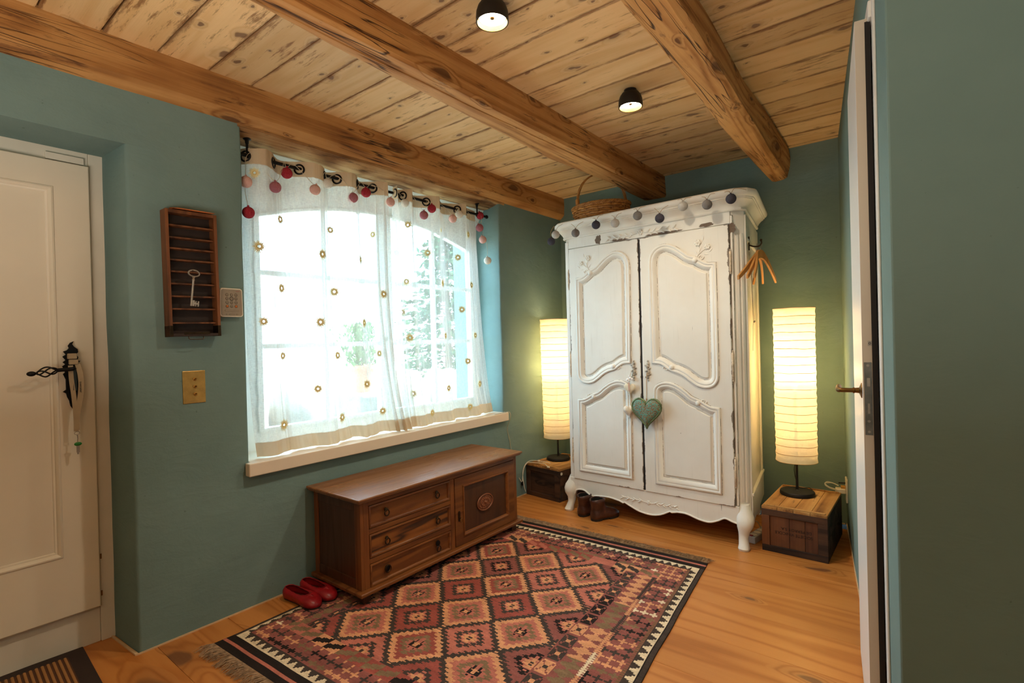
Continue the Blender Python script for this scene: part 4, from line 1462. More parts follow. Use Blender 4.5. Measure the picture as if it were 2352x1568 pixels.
# stiles beside the doors and frieze
MB().box(-0.004, 0.024, 0.0, 0.013, 0.225, 1.87).build('stile', m_ward_edge, ward, bevel=0.003)
MB().box(1.116, 1.128, 0.0, 0.013, 0.225, 1.87).build('stile', m_ward_edge, ward, bevel=0.003)
MB().box(0.024, 1.116, 0.0, 0.013, 1.823, 1.90).build('frieze', m_ward, ward, bevel=0.003)
# fluted corner post on the canted corner
ca = Vector((1.128, 0.013)); cb = Vector((1.178, 0.05)); dd = (cb-ca).normalized(); nn = Vector((dd.y, -dd.x))
mb = MB()
prof = [0.0, 0.18, 0.2, 0.38, 0.42, 0.60, 0.64, 0.82, 0.86, 1.0]
hh = [0.0, 0.0, 0.007, 0.009, 0.002, 0.002, 0.009, 0.007, 0.0, 0.0]
rings = []
for z, s_ in ((0.25, 0.3), (0.28, 0.9), (0.30, 1), (1.70, 1), (1.74, 0.9), (1.765, 0.3)):
    ring = []
    for p, q in zip(prof, hh):
        P = ca+(cb-ca)*p+nn*(q*s_+0.0005)
        ring.append((P.x, P.y, z))
    ring += [(cb.x-0.02, cb.y+0.02, z), (ca.x, ca.y+0.02, z)]
    rings.append(ring)
mb.rings(rings).build('fluted_post', m_ward, ward, smooth=True)
mb = MB()
for s_ in (-1, 1):
    pass
ca2 = Vector((-0.028, 0.05)); cb2 = Vector((-0.004, 0.013))
rings = []
for z, s_ in ((0.25, 0.3), (0.28, 0.9), (0.30, 1), (1.70, 1), (1.74, 0.9), (1.765, 0.3)):
    ring = []
    d_ = (cb2-ca2).normalized(); n_ = Vector((d_.y, -d_.x))
    for p, q in zip(prof, hh):
        P = ca2+(cb2-ca2)*p+n_*(q*s_*0.7+0.0005)
        ring.append((P.x, P.y, z))
    ring += [(cb2.x+0.01, cb2.y+0.02, z), (ca2.x+0.02, ca2.y+0.01, z)]
    rings.append(ring)
MB().rings(rings).build('fluted_post', m_ward, ward, smooth=True)


# panels on the right flank
fa, fb = Vector((1.178, 0.05)), Vector((1.075, 0.665))
fd = (fb-fa).normalized(); fn = Vector((fd.y, -fd.x))*-1
fn = Vector((-fd.y, fd.x))
if fn.x < 0:
    fn = -fn


def flank(a, b, z0, z1, t0, t1, name, bev=0.003):
    P = [fa+fd*a+fn*t0, fa+fd*b+fn*t0, fa+fd*b+fn*t1, fa+fd*a+fn*t1]
    return MB().prism([(p.x, p.y) for p in P], z0, z1).build(name, m_ward, ward, bevel=bev)


flank(0.0, 0.045, 0.16, 1.87, -0.001, 0.008, 'flank_stile')
flank(0.575, 0.622, 0.16, 1.87, -0.001, 0.008, 'flank_stile')
flank(0.045, 0.575, 1.74, 1.87, -0.001, 0.008, 'flank_rail')
flank(0.045, 0.575, 1.725, 1.742, -0.001, 0.014, 'flank_bead')
flank(0.0, 0.622, 0.13, 0.285, -0.001, 0.010, 'flank_rail')
flank(0.0, 0.622, 0.285, 0.300, -0.001, 0.016, 'flank_bead')

# cornice
base = [(0.03, 0.665), (-0.024, 0.10), (-0.028, 0.055), (-0.02, 0.022), (0.0, 0.006), (0.03, 0.0), (0.56, -0.002), (1.10, 0.0), (1.14, 0.004), (1.165, 0.02), (1.178, 0.05), (1.170, 0.10), (1.073, 0.678)]
cprof = [(0.0, 1.890), (0.008, 1.891), (0.012, 1.897), (0.012, 1.904), (0.008, 1.905), (0.010, 1.912), (0.018, 1.925), (0.032, 1.940), (0.046, 1.948), (0.046, 1.953), (0.054, 1.954), (0.054, 1.960), (0.062, 1.963), (0.069, 1.972), (0.072, 1.984), (0.070, 1.994), (0.062, 2.001), (0.05, 2.002), (-0.06, 2.002)]
rings = []
for off, z in cprof:
    ring = []
    m = len(base)
    for i, p in enumerate(base):
        a = Vector(base[max(i-1, 0)]); b = Vector(base[min(i+1, m-1)])
        t_ = (b-a).normalized()
        n_ = Vector((t_.y, -t_.x))
        if i == 0 or i == m-1:
            n_ = Vector((-1 if i == 0 else 1, 0))
        # travel order runs left side -> front -> right side, outward is the left-hand normal
        n_ = Vector((t_.y, -t_.x))
        c_ = Vector((0.57, 0.35))
        if (Vector(p)-c_).dot(n_) < 0:
            n_ = -n_
        q = Vector(p)+n_*off
        if i in (0, m-1):
            q.y = p[1]
        ring.append((q.x, q.y, z))
    rings.append(ring)
nvr = len(base)
mb = MB()
vs = [p for r_ in rings for p in r_]
fs = []
for k in range(len(rings)-1):
    for i in range(nvr-1):
        fs.append((k*nvr+i, k*nvr+i+1, (k+1)*nvr+i+1, (k+1)*nvr+i))
fs.append(tuple((len(rings)-1)*nvr+i for i in range(nvr)))
mb.add(vs, fs).build('cornice', m_ward, ward, smooth=True, angle=32)
MB().box(0.62, 0.93, 0.10, 0.40, 2.002, 2.016).build('top_board', m_ward, ward)

# doors
UR = [(0.645, 1.042), (0.639, 1.642)] + spline([(0.639, 1.642), (0.646, 1.69), (0.676, 1.730), (0.727, 1.746), (0.782, 1.730), (0.832, 1.695), (0.872, 1.662), (0.918, 1.645), (0.950, 1.622), (0.985, 1.604), (1.025, 1.600)], 4)[1:] \
    + [(1.026, 0.978)] + spline([(1.026, 0.978), (1.022, 0.940), (1.000, 0.912), (0.964, 0.902), (0.920, 0.910), (0.880, 0.935), (0.840, 0.965), (0.800, 0.985), (0.755, 0.998), (0.722, 1.020), (0.690, 1.038), (0.645, 1.042)], 4)[1:-1]
LR = [(0.651, 0.298), (0.650, 0.838)] + spline([(0.650, 0.838), (0.656, 0.876), (0.686, 0.899), (0.734, 0.905), (0.785, 0.890), (0.835, 0.858), (0.872, 0.828), (0.920, 0.808), (0.955, 0.788), (0.990, 0.772), (1.027, 0.768)], 4)[1:] \
    + [(1.028, 0.298)]
# drop doubled points
def clean(pts, eps=1e-4):
    out = []
    for p in pts:
        if not out or math.hypot(p[0]-out[-1][0], p[1]-out[-1][1]) > eps:
            out.append((p[0], p[1]))
    if math.hypot(out[0][0]-out[-1][0], out[0][1]-out[-1][1]) < eps:
        out.pop()
    return out


UR, LR = clean(UR), clean(LR)
MIR = 1.122
mprof = [(-0.014, 0.0), (-0.013, 0.007), (-0.007, 0.010), (0.000, 0.007), (0.004, 0.0035), (0.008, 0.006), (0.014, 0.005), (0.022, -0.001), (0.030, -0.009), (0.034, -0.014), (0.050, -0.015)]


def flower(mb, c, r, h=0.004):
    for k in range(6):
        a = 2*PI*k/6
        mb.ball((c[0]+r*0.62*math.cos(a), h, c[1]+r*0.62*math.sin(a)), r*0.42, 8, 5, (1, 0.5, 1))
    mb.ball((c[0], h-0.001, c[1]), r*0.34, 8, 5, (1, 0.8, 1))


def leafm(mb, p, ang, L, w, y=0.0):
    c, s_ = math.cos(ang), math.sin(ang)
    pts = []
    for t_, ww in ((0, 0.15), (0.3, 1), (0.65, 0.7), (1.0, 0.03)):
        pts.append((t_, ww))
    rings = []
    for t_, ww in pts:
        cx, cz = p[0]+c*L*t_, p[1]+s_*L*t_
        q = w*ww/2
        rings.append([(cx-s_*q, y, cz+c*q), (cx, y-0.003*ww, cz), (cx+s_*q, y, cz-c*q), (cx, y+0.003, cz)])
    mb.rings(rings)


def curl(mb, c, r0, a0, turns, y=-0.003, rad=0.0035, flip=1):
    pts = []
    n = int(18*turns)
    for k in range(n+1):
        t_ = k/n
        r = r0*(1-0.82*t_)
        a = a0+flip*2*PI*turns*t_
        pts.append((c[0]+r*math.cos(a), y, c[1]+r*math.sin(a)))
    mb.tube(pts, [rad*(1-0.3*k/n) for k in range(n+1)], 6)


def wdoor(mirror):
    fx = (lambda x: MIR-x) if mirror else (lambda x: x)
    u, l = [(fx(a), b) for a, b in UR], [(fx(a), b) for a, b in LR]
    if mirror:
        u, l = list(reversed(u)), list(reversed(l))
    xa, xb = (0.030, 0.5535) if mirror else (0.5665, 1.110)
    rect = [(xa, 0.225), (xa, 1.818), (xb, 1.818), (xb, 0.225)]
    d = plate([rect, list(reversed(u)), list(reversed(l))], 0.022, 0.0035, front=-0.010).build('door', m_ward_edge, ward, smooth=True, angle=30)
    for path_ in (u, l):
        pm = mould(path_, mprof)
        pm.v = [(a, b-0.010, c) for a, b, c in pm.v]
        pm.build('panel_moulding', m_ward, d, smooth=True, angle=60)
        field = safe_inset(path_, 0.046)
        for off_, yy_ in ((-0.0145, -0.0105), (0.0335, 0.0035)):
            lp_ = safe_inset(path_, off_) if off_ > 0 else inset(path_, off_)
            MB().tube([(p_[0], yy_, p_[1]) for p_ in lp_], 0.0013, 5, closed=True).build('worn_line', m_worn, d)
        plate([field], 0.010, 0.006, front=-0.004, res=2).build('raised_field', m_ward, d, smooth=True, angle=30)
    MB().box(xa+0.05, xb-0.05, 0.004, 0.0115, 0.26, 1.80).build('panel_back', m_ward, d)
    # carving: scrolls at the shoulders, a flower spray above
    mb = MB()
    s_ = -1 if mirror else 1
    X = fx
    mb.ball((X(0.918), -0.014, 1.638), 0.017, 12, 8, (1, 0.7, 1))
    curl(mb, (X(0.952), 1.652), 0.017, 0 if not mirror else PI, 1.2, y=-0.012, flip=-s_)
    mb.ball((X(0.915), -0.014, 0.800), 0.015, 12, 8, (1, 0.7, 1))
    curl(mb, (X(0.948), 0.812), 0.017, 0 if not mirror else PI, 1.2, y=-0.012, flip=-s_)
    mb.ball((X(0.760), -0.014, 1.008), 0.016, 12, 8, (1, 0.7, 1))
    curl(mb, (X(0.722), 1.000), 0.018, PI if not mirror else 0, 1.2, y=-0.012, flip=-s_)
    mb.build('scroll_carving', m_ward, d, smooth=True)['kind'] = 'stuff'
    mb = MB()
    mb.tube([(X(x), -0.011, z) for x, z in spline([(0.930, 1.655), (0.945, 1.69), (0.940, 1.715)], 3)], 0.003, 5)
    mb.tube([(X(x), -0.011, z) for x, z in spline([(0.934, 1.665), (0.965, 1.69), (0.985, 1.700)], 3)], 0.003, 5)
    f1 = MB()
    flower(f1, (X(0.936), 1.737), 0.020)
    flower(f1, (X(0.992), 1.708), 0.017)
    f1.v = [(a, b-0.018, c) for a, b, c in f1.v]
    mb.add(f1.v, f1.f)
    for (x, z, a) in ((0.933, 1.672, 2.2), (0.945, 1.69, 1.1), (0.965, 1.745, 1.4), (0.975, 1.69, 0.3), (0.97, 1.668, -0.2), (1.0, 1.675, 0.8)):
        leafm(mb, (X(x), z), a if not mirror else PI-a, 0.032, 0.013, y=-0.010)
    mb.build('flower_carving', m_ward, d, smooth=True)['kind'] = 'stuff'
    # ornate escutcheon
    kx = 0.507 if mirror else 0.604
    e = MB()
    for k in range(8):
        zz = 1.045-0.017*k
        rr = (0.006, 0.010, 0.012, 0.009, 0.014, 0.012, 0.009, 0.006)[k]
        e.ball((kx+0.002*math.sin(k*2.1), -0.014, zz), rr, 8, 6, (1.0, 0.5, 1.1))
    for k in range(5):
        sg = 1 if k % 2 else -1
        e.ball((kx+sg*0.014, -0.013, 1.018-0.018*k), 0.007, 8, 5, (1.1, 0.5, 0.8))
    e.build('escutcheon', plain('worn_painted_metal', (176, 164, 146), 0.5, 0.2, var=0.4, scale=90), d, smooth=True)
    MB().ball((kx-0.003, -0.021, 0.982), 0.0035, 8, 5, (0.8, 0.4, 1.6)).build('keyhole', m_ink, d)
    hxp = 0.024 if mirror else 1.1155
    for (za, zb_) in ((1.535, 1.680), (0.930, 1.110), (0.330, 0.510)):
        pr = [(0.001, za), (0.0045, za+0.006), (0.003, za+0.012), (0.0065, za+0.016), (0.0065, (za+zb_)/2-0.001), (0.005, (za+zb_)/2), (0.0065, (za+zb_)/2+0.001), (0.0065, zb_-0.016), (0.003, zb_-0.012), (0.0045, zb_-0.006), (0.001, zb_)]
        MB().lathe(pr, (hxp, -0.006, 0), 10).build('hinge', m_hinge, d, smooth=True)
    return d


wdoor(True)
wdoor(False)
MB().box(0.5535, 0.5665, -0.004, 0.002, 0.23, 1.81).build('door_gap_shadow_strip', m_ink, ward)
# frieze carving
mb = MB()
flower(mb, (0.568, 1.873), 0.020)
for sg in (-1, 1):
    mb.tube([(0.568+sg*a, 0.004, b) for a, b in spline([(0.02, 1.870), (0.08, 1.862), (0.14, 1.868), (0.20, 1.858)], 4)], 0.0025, 5)
    for k in range(5):
        x = 0.568+sg*(0.045+0.042*k)
        leafm(mb, (x, 1.866), 0.7 if sg > 0 else PI-0.7, 0.030, 0.011, y=0.002)
        leafm(mb, (x+0.012*sg, 1.862), -0.6 if sg > 0 else PI+0.6, 0.028, 0.011, y=0.002)
mb.v = [(a, b-0.007, c-0.005) for a, b, c in mb.v]
mb.v = [(a, b, c-0.012) for a, b, c in mb.v]
mb.build('frieze_carving', m_ward, ward, smooth=True)
# scalloped apron
apL = [(-0.004, 0.230), (1.130, 0.230)]
sc = spline([(1.130, 0.128), (1.09, 0.136), (1.05, 0.146), (1.009, 0.124), (0.96, 0.106), (0.90, 0.110), (0.828, 0.128), (0.77, 0.127)], 4) + [(0.735, 0.118), (0.722, 0.122)] + \
    spline([(0.722, 0.122), (0.66, 0.090), (0.593, 0.077), (0.52, 0.084), (0.46, 0.104), (0.415, 0.122)], 4) + [(0.405, 0.116)] + \
    spline([(0.375, 0.126), (0.30, 0.134), (0.216, 0.128), (0.165, 0.120), (0.115, 0.146), (0.082, 0.150), (0.045, 0.140), (0.028, 0.110), (-0.004, 0.10)], 4)
sc = clean(sc)
ap = list(reversed(apL + sc))
plate([ap], 0.020, 0.003, front=-0.004).build('apron', m_ward, ward, smooth=True, angle=30)
MB().tube([(x, -0.006, z+0.004) for x, z in sc], 0.005, 6).build('apron_bead', m_ward, ward, smooth=True)
mb = MB()
flower(mb, (0.582, 0.152), 0.014)
for sg in (-1, 1):
    mb.tube([(0.582+sg*a, 0.004, b) for a, b in spline([(0.015, 0.152), (0.07, 0.158), (0.13, 0.156), (0.18, 0.164)], 4)], 0.0022, 5)
    for k in range(4):
        x = 0.582+sg*(0.04+0.042*k)
        leafm(mb, (x, 0.156), 0.5 if sg > 0 else PI-0.5, 0.026, 0.008, y=0.002)
        leafm(mb, (x+0.012*sg, 0.156), -0.5 if sg > 0 else PI+0.5, 0.026, 0.008, y=0.002)
mb.v = [(a, b-0.009, c) for a, b, c in mb.v]
mb.build('apron_carving', m_ward, ward, smooth=True)


def cabriole(cx, sgn, cy_=0.0):
    secs = [(0.0, 0.006*sgn, -0.026, 0.026, 0.030), (0.012, 0.006*sgn, -0.028, 0.030, 0.033), (0.030, 0.004*sgn, -0.020, 0.026, 0.026), (0.06, -0.002*sgn, -0.006, 0.024, 0.024), (0.09, 0.0, 0.002, 0.029, 0.030),
            (0.12, 0.006*sgn, 0.0, 0.040, 0.040), (0.15, 0.008*sgn, 0.004, 0.045, 0.043), (0.175, 0.006*sgn, 0.012, 0.044, 0.040), (0.20, 0.0, 0.022, 0.036, 0.034), (0.24, -0.006*sgn, 0.03, 0.028, 0.026)]
    rings = []
    for z, ox, oy, a, b in secs:
        rings.append([(cx+ox+a*math.copysign(abs(math.cos(t_))**0.8, math.cos(t_)), cy_+0.005+oy+b*math.copysign(abs(math.sin(t_))**0.8, math.sin(t_)), z) for t_ in [2*PI*k/20 for k in range(20)]])
    MB().rings(rings).build('leg', m_ward, ward, smooth=True)


cabriole(1.150, 1)
cabriole(-0.002, -1)
for x in (1.045, 0.06):
    MB().rings([[(x+a*c_, 0.635+a*s2, z) for c_, s2 in ((-1, -1), (1, -1), (1, 1), (-1, 1))] for z, a in ((0, 0.020), (0.05, 0.018), (0.17, 0.028))]).build('leg', m_ward, ward, bevel=0.004)
# bare patches where the paint flaked off the frieze and post
random.seed(11)
for (cx_, cz_, w_, h_) in ((0.263, 1.855, 0.022, 0.030), (1.125, 1.795, 0.020, 0.028), (0.985, 1.836, 0.045, 0.010), (0.42, 1.829, 0.060, 0.008), (0.72, 1.829, 0.12, 0.007)):
    pts = []
    for k in range(22):
        a = 2*PI*k/22
        rr = 1+0.45*pnoise((math.cos(a)*2+cx_*20, math.sin(a)*2, cz_))
        pts.append((cx_+w_*rr*math.cos(a)*(0.9+0.2*random.random()), cz_-0.0+h_*rr*math.sin(a)*(0.8+0.4*random.random())))
    plate([pts], 0.0008, 0, front=-0.0006).build('paint_chip', m_chip, ward)

# things hanging on the wardrobe
WM = Matrix.Translation((-1.955, 3.10, 0)) @ Matrix.Rotation(-0.035, 4, 'Z')


def wpos(u, v, z):
    return WM @ Vector((u, v, z))


def heart_outline(w, h, n=40):
    pts = []
    for k in range(n):
        t_ = 2*PI*k/n
        x = 16*math.sin(t_)**3
        y = 13*math.cos(t_)-5*math.cos(2*t_)-2*math.cos(3*t_)-math.cos(4*t_)
        pts.append((x/32*w, (y+2.5)/29*h))
    return pts


def puffy(outline, depth, nr_=6):
    """pillow-shaped solid from an outline in x/z"""
    c = Vector((sum(p[0] for p in outline)/len(outline), sum(p[1] for p in outline)/len(outline)))
    mb = MB()
    for side in (-1, 1):
        rings = []
        for k in range(nr_+1):
            t_ = k/nr_
            s_ = 1-t_*0.97
            d_ = depth*math.sqrt(max(0, 1-(1-t_)**2.2))
            rings.append([(c.x+(p[0]-c.x)*s_, side*d_, c.y+(p[1]-c.y)*s_) for p in outline])
        if side < 0:
            rings = [list(reversed(r_)) for r_ in rings]
        mb.rings(rings, caps=True)
    return mb


p = wpos(0.604, -0.045, 0.722)
ht = thing('verdigris_heart', 'large embossed teal and copper heart hanging on the right wardrobe door', 'heart ornament', p, -0.035)
ho = heart_outline(0.192, 0.182)
puffy(list(reversed(ho)), 0.020).build('heart', m_patina, ht, smooth=True)
mb = MB().tube([(a*1.0, 0, b*1.0) for a, b in ho], 0.007, 6, closed=True)
mb.build('rim', m_patrim, ht, smooth=True)
MB().tube(spline([(0, 0, 0.060), (0.002, 0.004, 0.12), (-0.001, 0.012, 0.20), (0.0, 0.020, 0.255)], 5), 0.0020, 6).ball((0.001, 0.002, 0.088), 0.0045, 8, 5, (1, 1, 1.8)).build('cord', m_twine, ht, smooth=True)
p = wpos(0.486, -0.030, 0.865)
h2 = thing('cloth_heart', 'small cream terry cloth heart with pink ribbon on the left wardrobe door', 'heart ornament', p, -0.035)
puffy(list(reversed(heart_outline(0.084, 0.074))), 0.010).build('heart', m_towel, h2, smooth=True)
MB().box(-0.006, 0.006, -0.013, -0.011, -0.010, 0.046).build('ribbon', m_ribbon, h2, bevel=0.0008)
mb = MB()
for a, b, r_ in ((-0.010, 0.062, 0.012), (0.008, 0.072, 0.011), (0.020, 0.066, 0.009), (-0.002, 0.055, 0.009), (0.001, 0.084, 0.008)):
    mb.ball((a, -0.006, b), r_, 9, 6, (1, 0.7, 0.8))
mb.build('lace_bow', m_lace, h2, smooth=True)
MB().tube([(0.004, -0.002, 0.08), (0.010, 0.006, 0.118)], 0.0012, 5).build('cord', m_twine, h2)
p = wpos(0.472, -0.030, 0.722)
h3 = thing('paper_heart', 'white papier mache heart turned sideways below the terry cloth heart', 'heart ornament', p, -0.035+R(50))
puffy(list(reversed(heart_outline(0.070, 0.078))), 0.024).build('heart', m_papier, h3, smooth=True)
MB().tube(spline([(0, 0, 0.02), (0.001, 0.0, 0.05), (0.004, 0.002, 0.105)], 4), 0.0013, 5).build('cord', m_twine, h3)

# grey cotton ball garland along the cornice
gb = []
raw = [(-0.082, 1.885, Y_DK), (-0.012, 1.916, Y_LT), (0.150, 1.902, Y_MID), (0.309, 1.931, Y_DK), (0.448, 1.919, Y_LT), (0.603, 1.939, Y_MID), (0.745, 1.899, Y_DK), (0.888, 1.944, Y_LT), (1.026, 1.927, Y_MID), (1.156, 1.934, Y_DK)]
for i, (u_, z_, m_) in enumerate(raw):
    v_ = -0.098 if i else -0.055
    if i == 9:
        v_ = -0.10
    k_ = (3.06+v_)/(3.06-0.06)
    gb.append((tuple(wpos(u_, v_, z_)), m_))
pts = []
for i, (u_, z_, m_) in enumerate(raw):
    v_ = -0.098 if i else -0.055
    ztop = 1.998
    if i:
        um = (u_+raw[i-1][0])/2
        pts.append(tuple(wpos(um, -0.066, 1.984 if i % 2 else 1.990)))
        pts.append(tuple(wpos(u_-0.02, -0.078, z_+0.050)))
    pts.append(tuple(wpos(u_, v_, z_+0.030)))
    pts.append(tuple(wpos(u_+0.015, -0.078, min(z_+0.06, 1.992))))
pts.append(tuple(wpos(1.215, -0.03, 1.985)))
pts.append(tuple(wpos(1.240, 0.06, 1.975)))
pts.append(tuple(wpos(1.235, 0.11, 1.990)))
garland('ball_garland', 'string of charcoal and grey cotton balls draped along the wardrobe cornice', gb, spline(pts, 4), 0.0275, m_twine)

# wicker basket on the wardrobe
bk = thing('wicker_basket', 'oval brown wicker basket with twisted handle on top of the wardrobe', 'basket', (-1.80, 3.34, 2.002), R(-4))
A, B, HB = 0.215, 0.165, 0.135


def bell(a_, t_):
    """ellipse radius factors at height fraction t_"""
    s_ = 0.74+0.26*math.sin(min(1, t_*1.05)*PI/2)
    return A*s_*math.cos(a_), B*s_*math.sin(a_)


inner = MB().rings([[(*[0.94*q for q in bell(2*PI*k/36, t_)], 0.004+HB*t_*0.98) for k in range(36)] for t_ in (0, 0.15, 0.35, 0.6, 0.85, 1.0)], caps=False)
inner.f.append(tuple(range(36)))
inner.build('lining_weave', m_wickerA, bk, smooth=True)
st_n = 36
mb = MB()
for k in range(st_n):
    a_ = 2*PI*k/st_n
    mb.tube([(*bell(a_, t_), 0.002+HB*t_) for t_ in (0, 0.2, 0.45, 0.7, 1.0)], 0.0026, 6)
o = mb.build('stakes', m_wickerA, bk, smooth=True)
rows = 9
for r_ in range(rows):
    t_ = 0.05+0.86*r_/(rows-1)
    pts = []
    for k in range(st_n*3):
        a_ = 2*PI*k/(st_n*3)
        ph = math.cos(PI*(k/3.0)+(PI if r_ % 2 else 0))
        x_, y_ = bell(a_, t_)
        L_ = math.hypot(x_, y_)
        f_ = 1+0.0042*ph/L_
        pts.append((x_*f_, y_*f_, 0.002+HB*t_+0.001*math.sin(k*0.7)))
    MB().tube(pts, 0.0048, 5, closed=True, flat=1.3).build('weaver', m_wickerA, bk, smooth=True)
for s_ in range(3):
    pts = []
    for k in range(120):
        a_ = 2*PI*k/120
        x_, y_ = bell(a_, 1.0)
        q = a_*24+s_*2*PI/3
        f_ = 1+0.006*math.cos(q)/A
        pts.append((x_*f_*1.01, y_*f_*1.01, HB+0.006*math.sin(q)))
    MB().tube(pts, 0.0050, 6, closed=True).build('rim_twist', m_wickerA, bk, smooth=True)
# handle from the front left rim to the back right rim
ax_, ay_ = bell(R(-118), 1.0)
bx_, by_ = bell(R(52), 1.0)
for s_ in range(4):
    pts = []
    for k in range(61):
        t_ = k/60
        a_ = PI*t_
        cx_ = ax_+(bx_-ax_)*(0.5-0.5*math.cos(a_))
        cy_2 = ay_+(by_-ay_)*(0.5-0.5*math.cos(a_))
        cz_ = HB-0.03+0.265*math.sin(a_)**0.75
        q = t_*22+s_*PI/2
        pts.append((cx_+0.0065*math.cos(q), cy_2+0.0065*math.sin(q)*0.8, cz_+0.004*math.sin(q)))
    MB().tube(pts, 0.0046, 6).build('handle_strand', m_wickerA, bk, smooth=True)
for (hx_, hy_) in ((ax_, ay_), (bx_, by_)):
    MB().lathe([(0.013, HB+0.010), (0.0145, HB+0.013), (0.0145, HB+0.045), (0.012, HB+0.048)], (hx_*0.99, hy_*0.99, 0), 12).build('handle_binding', m_wickerA, bk, smooth=True)

# hook and coat hangers on the flank
fl_p = lambda s_, off, z: wpos(*(fa+fd*s_+fn*off), z)
hk = thing('coat_hook', 'dark iron coat hook fixed high on the right side of the wardrobe', 'hook', fl_p(0.10, 0.008, 1.70), -0.035+math.atan2(fn.y, fn.x))
MB().box(0.0, 0.006, -0.008, 0.008, -0.02, 0.06).build('plate', m_bronze, hk, bevel=0.002)
MB().tube(spline([(0.004, 0, 0.01), (0.03, 0, 0.0), (0.055, 0, 0.0), (0.068, 0, 0.016), (0.066, 0, 0.03)], 4), 0.004, 8).ball((0.066, 0, 0.033), 0.007, 10, 6).build('hook', m_bronze, hk, smooth=True)
hb_ = fl_p(0.105, 0.060, 1.700)


def hanger(label, ang, tilt, dx, first):
    t = thing('coat_hanger', label, 'coat hanger', (hb_.x+dx, hb_.y, hb_.z), group='wooden coat hangers on the wardrobe hook')
    t.rotation_euler = (0, tilt, ang)
    if first is None:
        MB().tube(spline([(0.0, 0, 0.012), (0.012, 0, 0.016), (0.016, 0, 0.004), (0.010, 0, -0.006), (0.002, 0, -0.012), (0.0, 0, -0.03), (0.0, 0, -0.055)], 4), 0.0017, 6).build('wire_hook', m_silver, t, smooth=True)
        prof_ = spline([(-0.208, -0.190), (-0.16, -0.152), (-0.09, -0.094), (-0.035, -0.056), (0, -0.046), (0.035, -0.056), (0.09, -0.094), (0.16, -0.152), (0.208, -0.190)], 4)
        rings_ = []
        for i_, (x_, z_) in enumerate(prof_):
            e_ = abs(x_)/0.205
            hh_ = 0.050 - 0.026*e_
            rings_.append([(x_, -0.006+0.02*e_*e_, z_+hh_/2), (x_, 0.006+0.02*e_*e_, z_+hh_/2), (x_, 0.006+0.02*e_*e_, z_-hh_/2), (x_, -0.006+0.02*e_*e_, z_-hh_/2)])
        MB().rings(rings_).build('shoulder_bar', m_hanger, t, bevel=0.002)
    else:
        for ch in first.children:
            c = ch.copy()
            COL.objects.link(c)
            c.parent = t
    return t


h0 = hanger('front wooden coat hanger in the bunch, the one reaching furthest right', R(75), 0, 0.010, None)
hanger('middle wooden coat hanger of the bunch on the wardrobe hook', R(92), 0, 0.0, h0)
hanger('rear wooden coat hanger of the bunch, closest to the wardrobe side', R(104), 0, -0.008, h0)
cdp = fl_p(0.17, 0.012, 1.60)
tag(MB().tube(spline([tuple(fl_p(0.15, 0.014, 1.56)), tuple(fl_p(0.155, 0.016, 1.40)), tuple(fl_p(0.16, 0.016, 1.30)), tuple(fl_p(0.165, 0.018, 1.27)), tuple(fl_p(0.158, 0.016, 1.24)), tuple(fl_p(0.165, 0.014, 1.17)), tuple(fl_p(0.14, 0.014, 1.10))], 5), 0.0012, 5)
    .tube(spline([tuple(fl_p(0.17, 0.014, 1.56)), tuple(fl_p(0.175, 0.016, 1.38)), tuple(fl_p(0.19, 0.018, 1.28))], 5), 0.0012, 5).ball(tuple(fl_p(0.195, 0.02, 1.27)), 0.008, 8, 6).build('loose_cord', m_silver),
    'thin grey cord with a small bead hanging down the wardrobe side', 'cord')

# ------------------------------------------------------------------ dresser (low oak sideboard)
DX, DY, DW = -2.0, 1.385, 1.200
dr = thing('oak_sideboard', 'low oak sideboard with three drawers and one door under the window', 'sideboard', (DX, DY, 0.008), 0.0)
# local: x towards the room is +, front carcass plane at x=-0.03, y along
fx_ = -0.030
bx2 = -0.415
y0_, y1_ = 0.026, 1.206
MB().box(bx2-0.02, 0.004, -0.004, y1_+0.028-0.022, 0.476, 0.489).box(bx2-0.018, -0.004, 0.004, y1_-0.002, 0.466, 0.477).build('top', m_oak_top, dr, bevel=0.005, seg=3)
MB().box(bx2-0.005, 0.000, 0.002, y1_+0.002-0.0, 0.041, 0.060).build('plinth_moulding', m_oak, dr, bevel=0.006, seg=3)
# side panels
for (ya_, yb_, sgn) in ((y0_, y0_+0.02, -1), (y1_-0.04, y1_-0.02, 1)):
    MB().box(bx2+0.01, fx_-0.01, ya_+0.004, yb_-0.004, 0.06, 0.466).build('side_panel', m_oak_dark, dr)
    e0, e1 = (ya_, ya_+0.018) if sgn < 0 else (yb_-0.018, yb_)
    MB().box(bx2, bx2+0.035, e0, e1, 0.058, 0.467).build('side_stile', m_oak_v, dr, bevel=0.002)
    MB().box(fx_-0.045, fx_, e0, e1, 0.058, 0.467).build('side_stile', m_oak_v, dr, bevel=0.002)
    MB().box(bx2+0.035, fx_-0.045, e0, e1, 0.418, 0.467).build('side_rail', m_oak_dark, dr, bevel=0.002)
    MB().box(bx2+0.035, fx_-0.045, e0, e1, 0.058, 0.105).build('side_rail', m_oak_dark, dr, bevel=0.002)
MB().box(bx2, bx2+0.01, y0_+0.018, y1_-0.038, 0.058, 0.466).build('back_panel', m_oak_dark, dr)
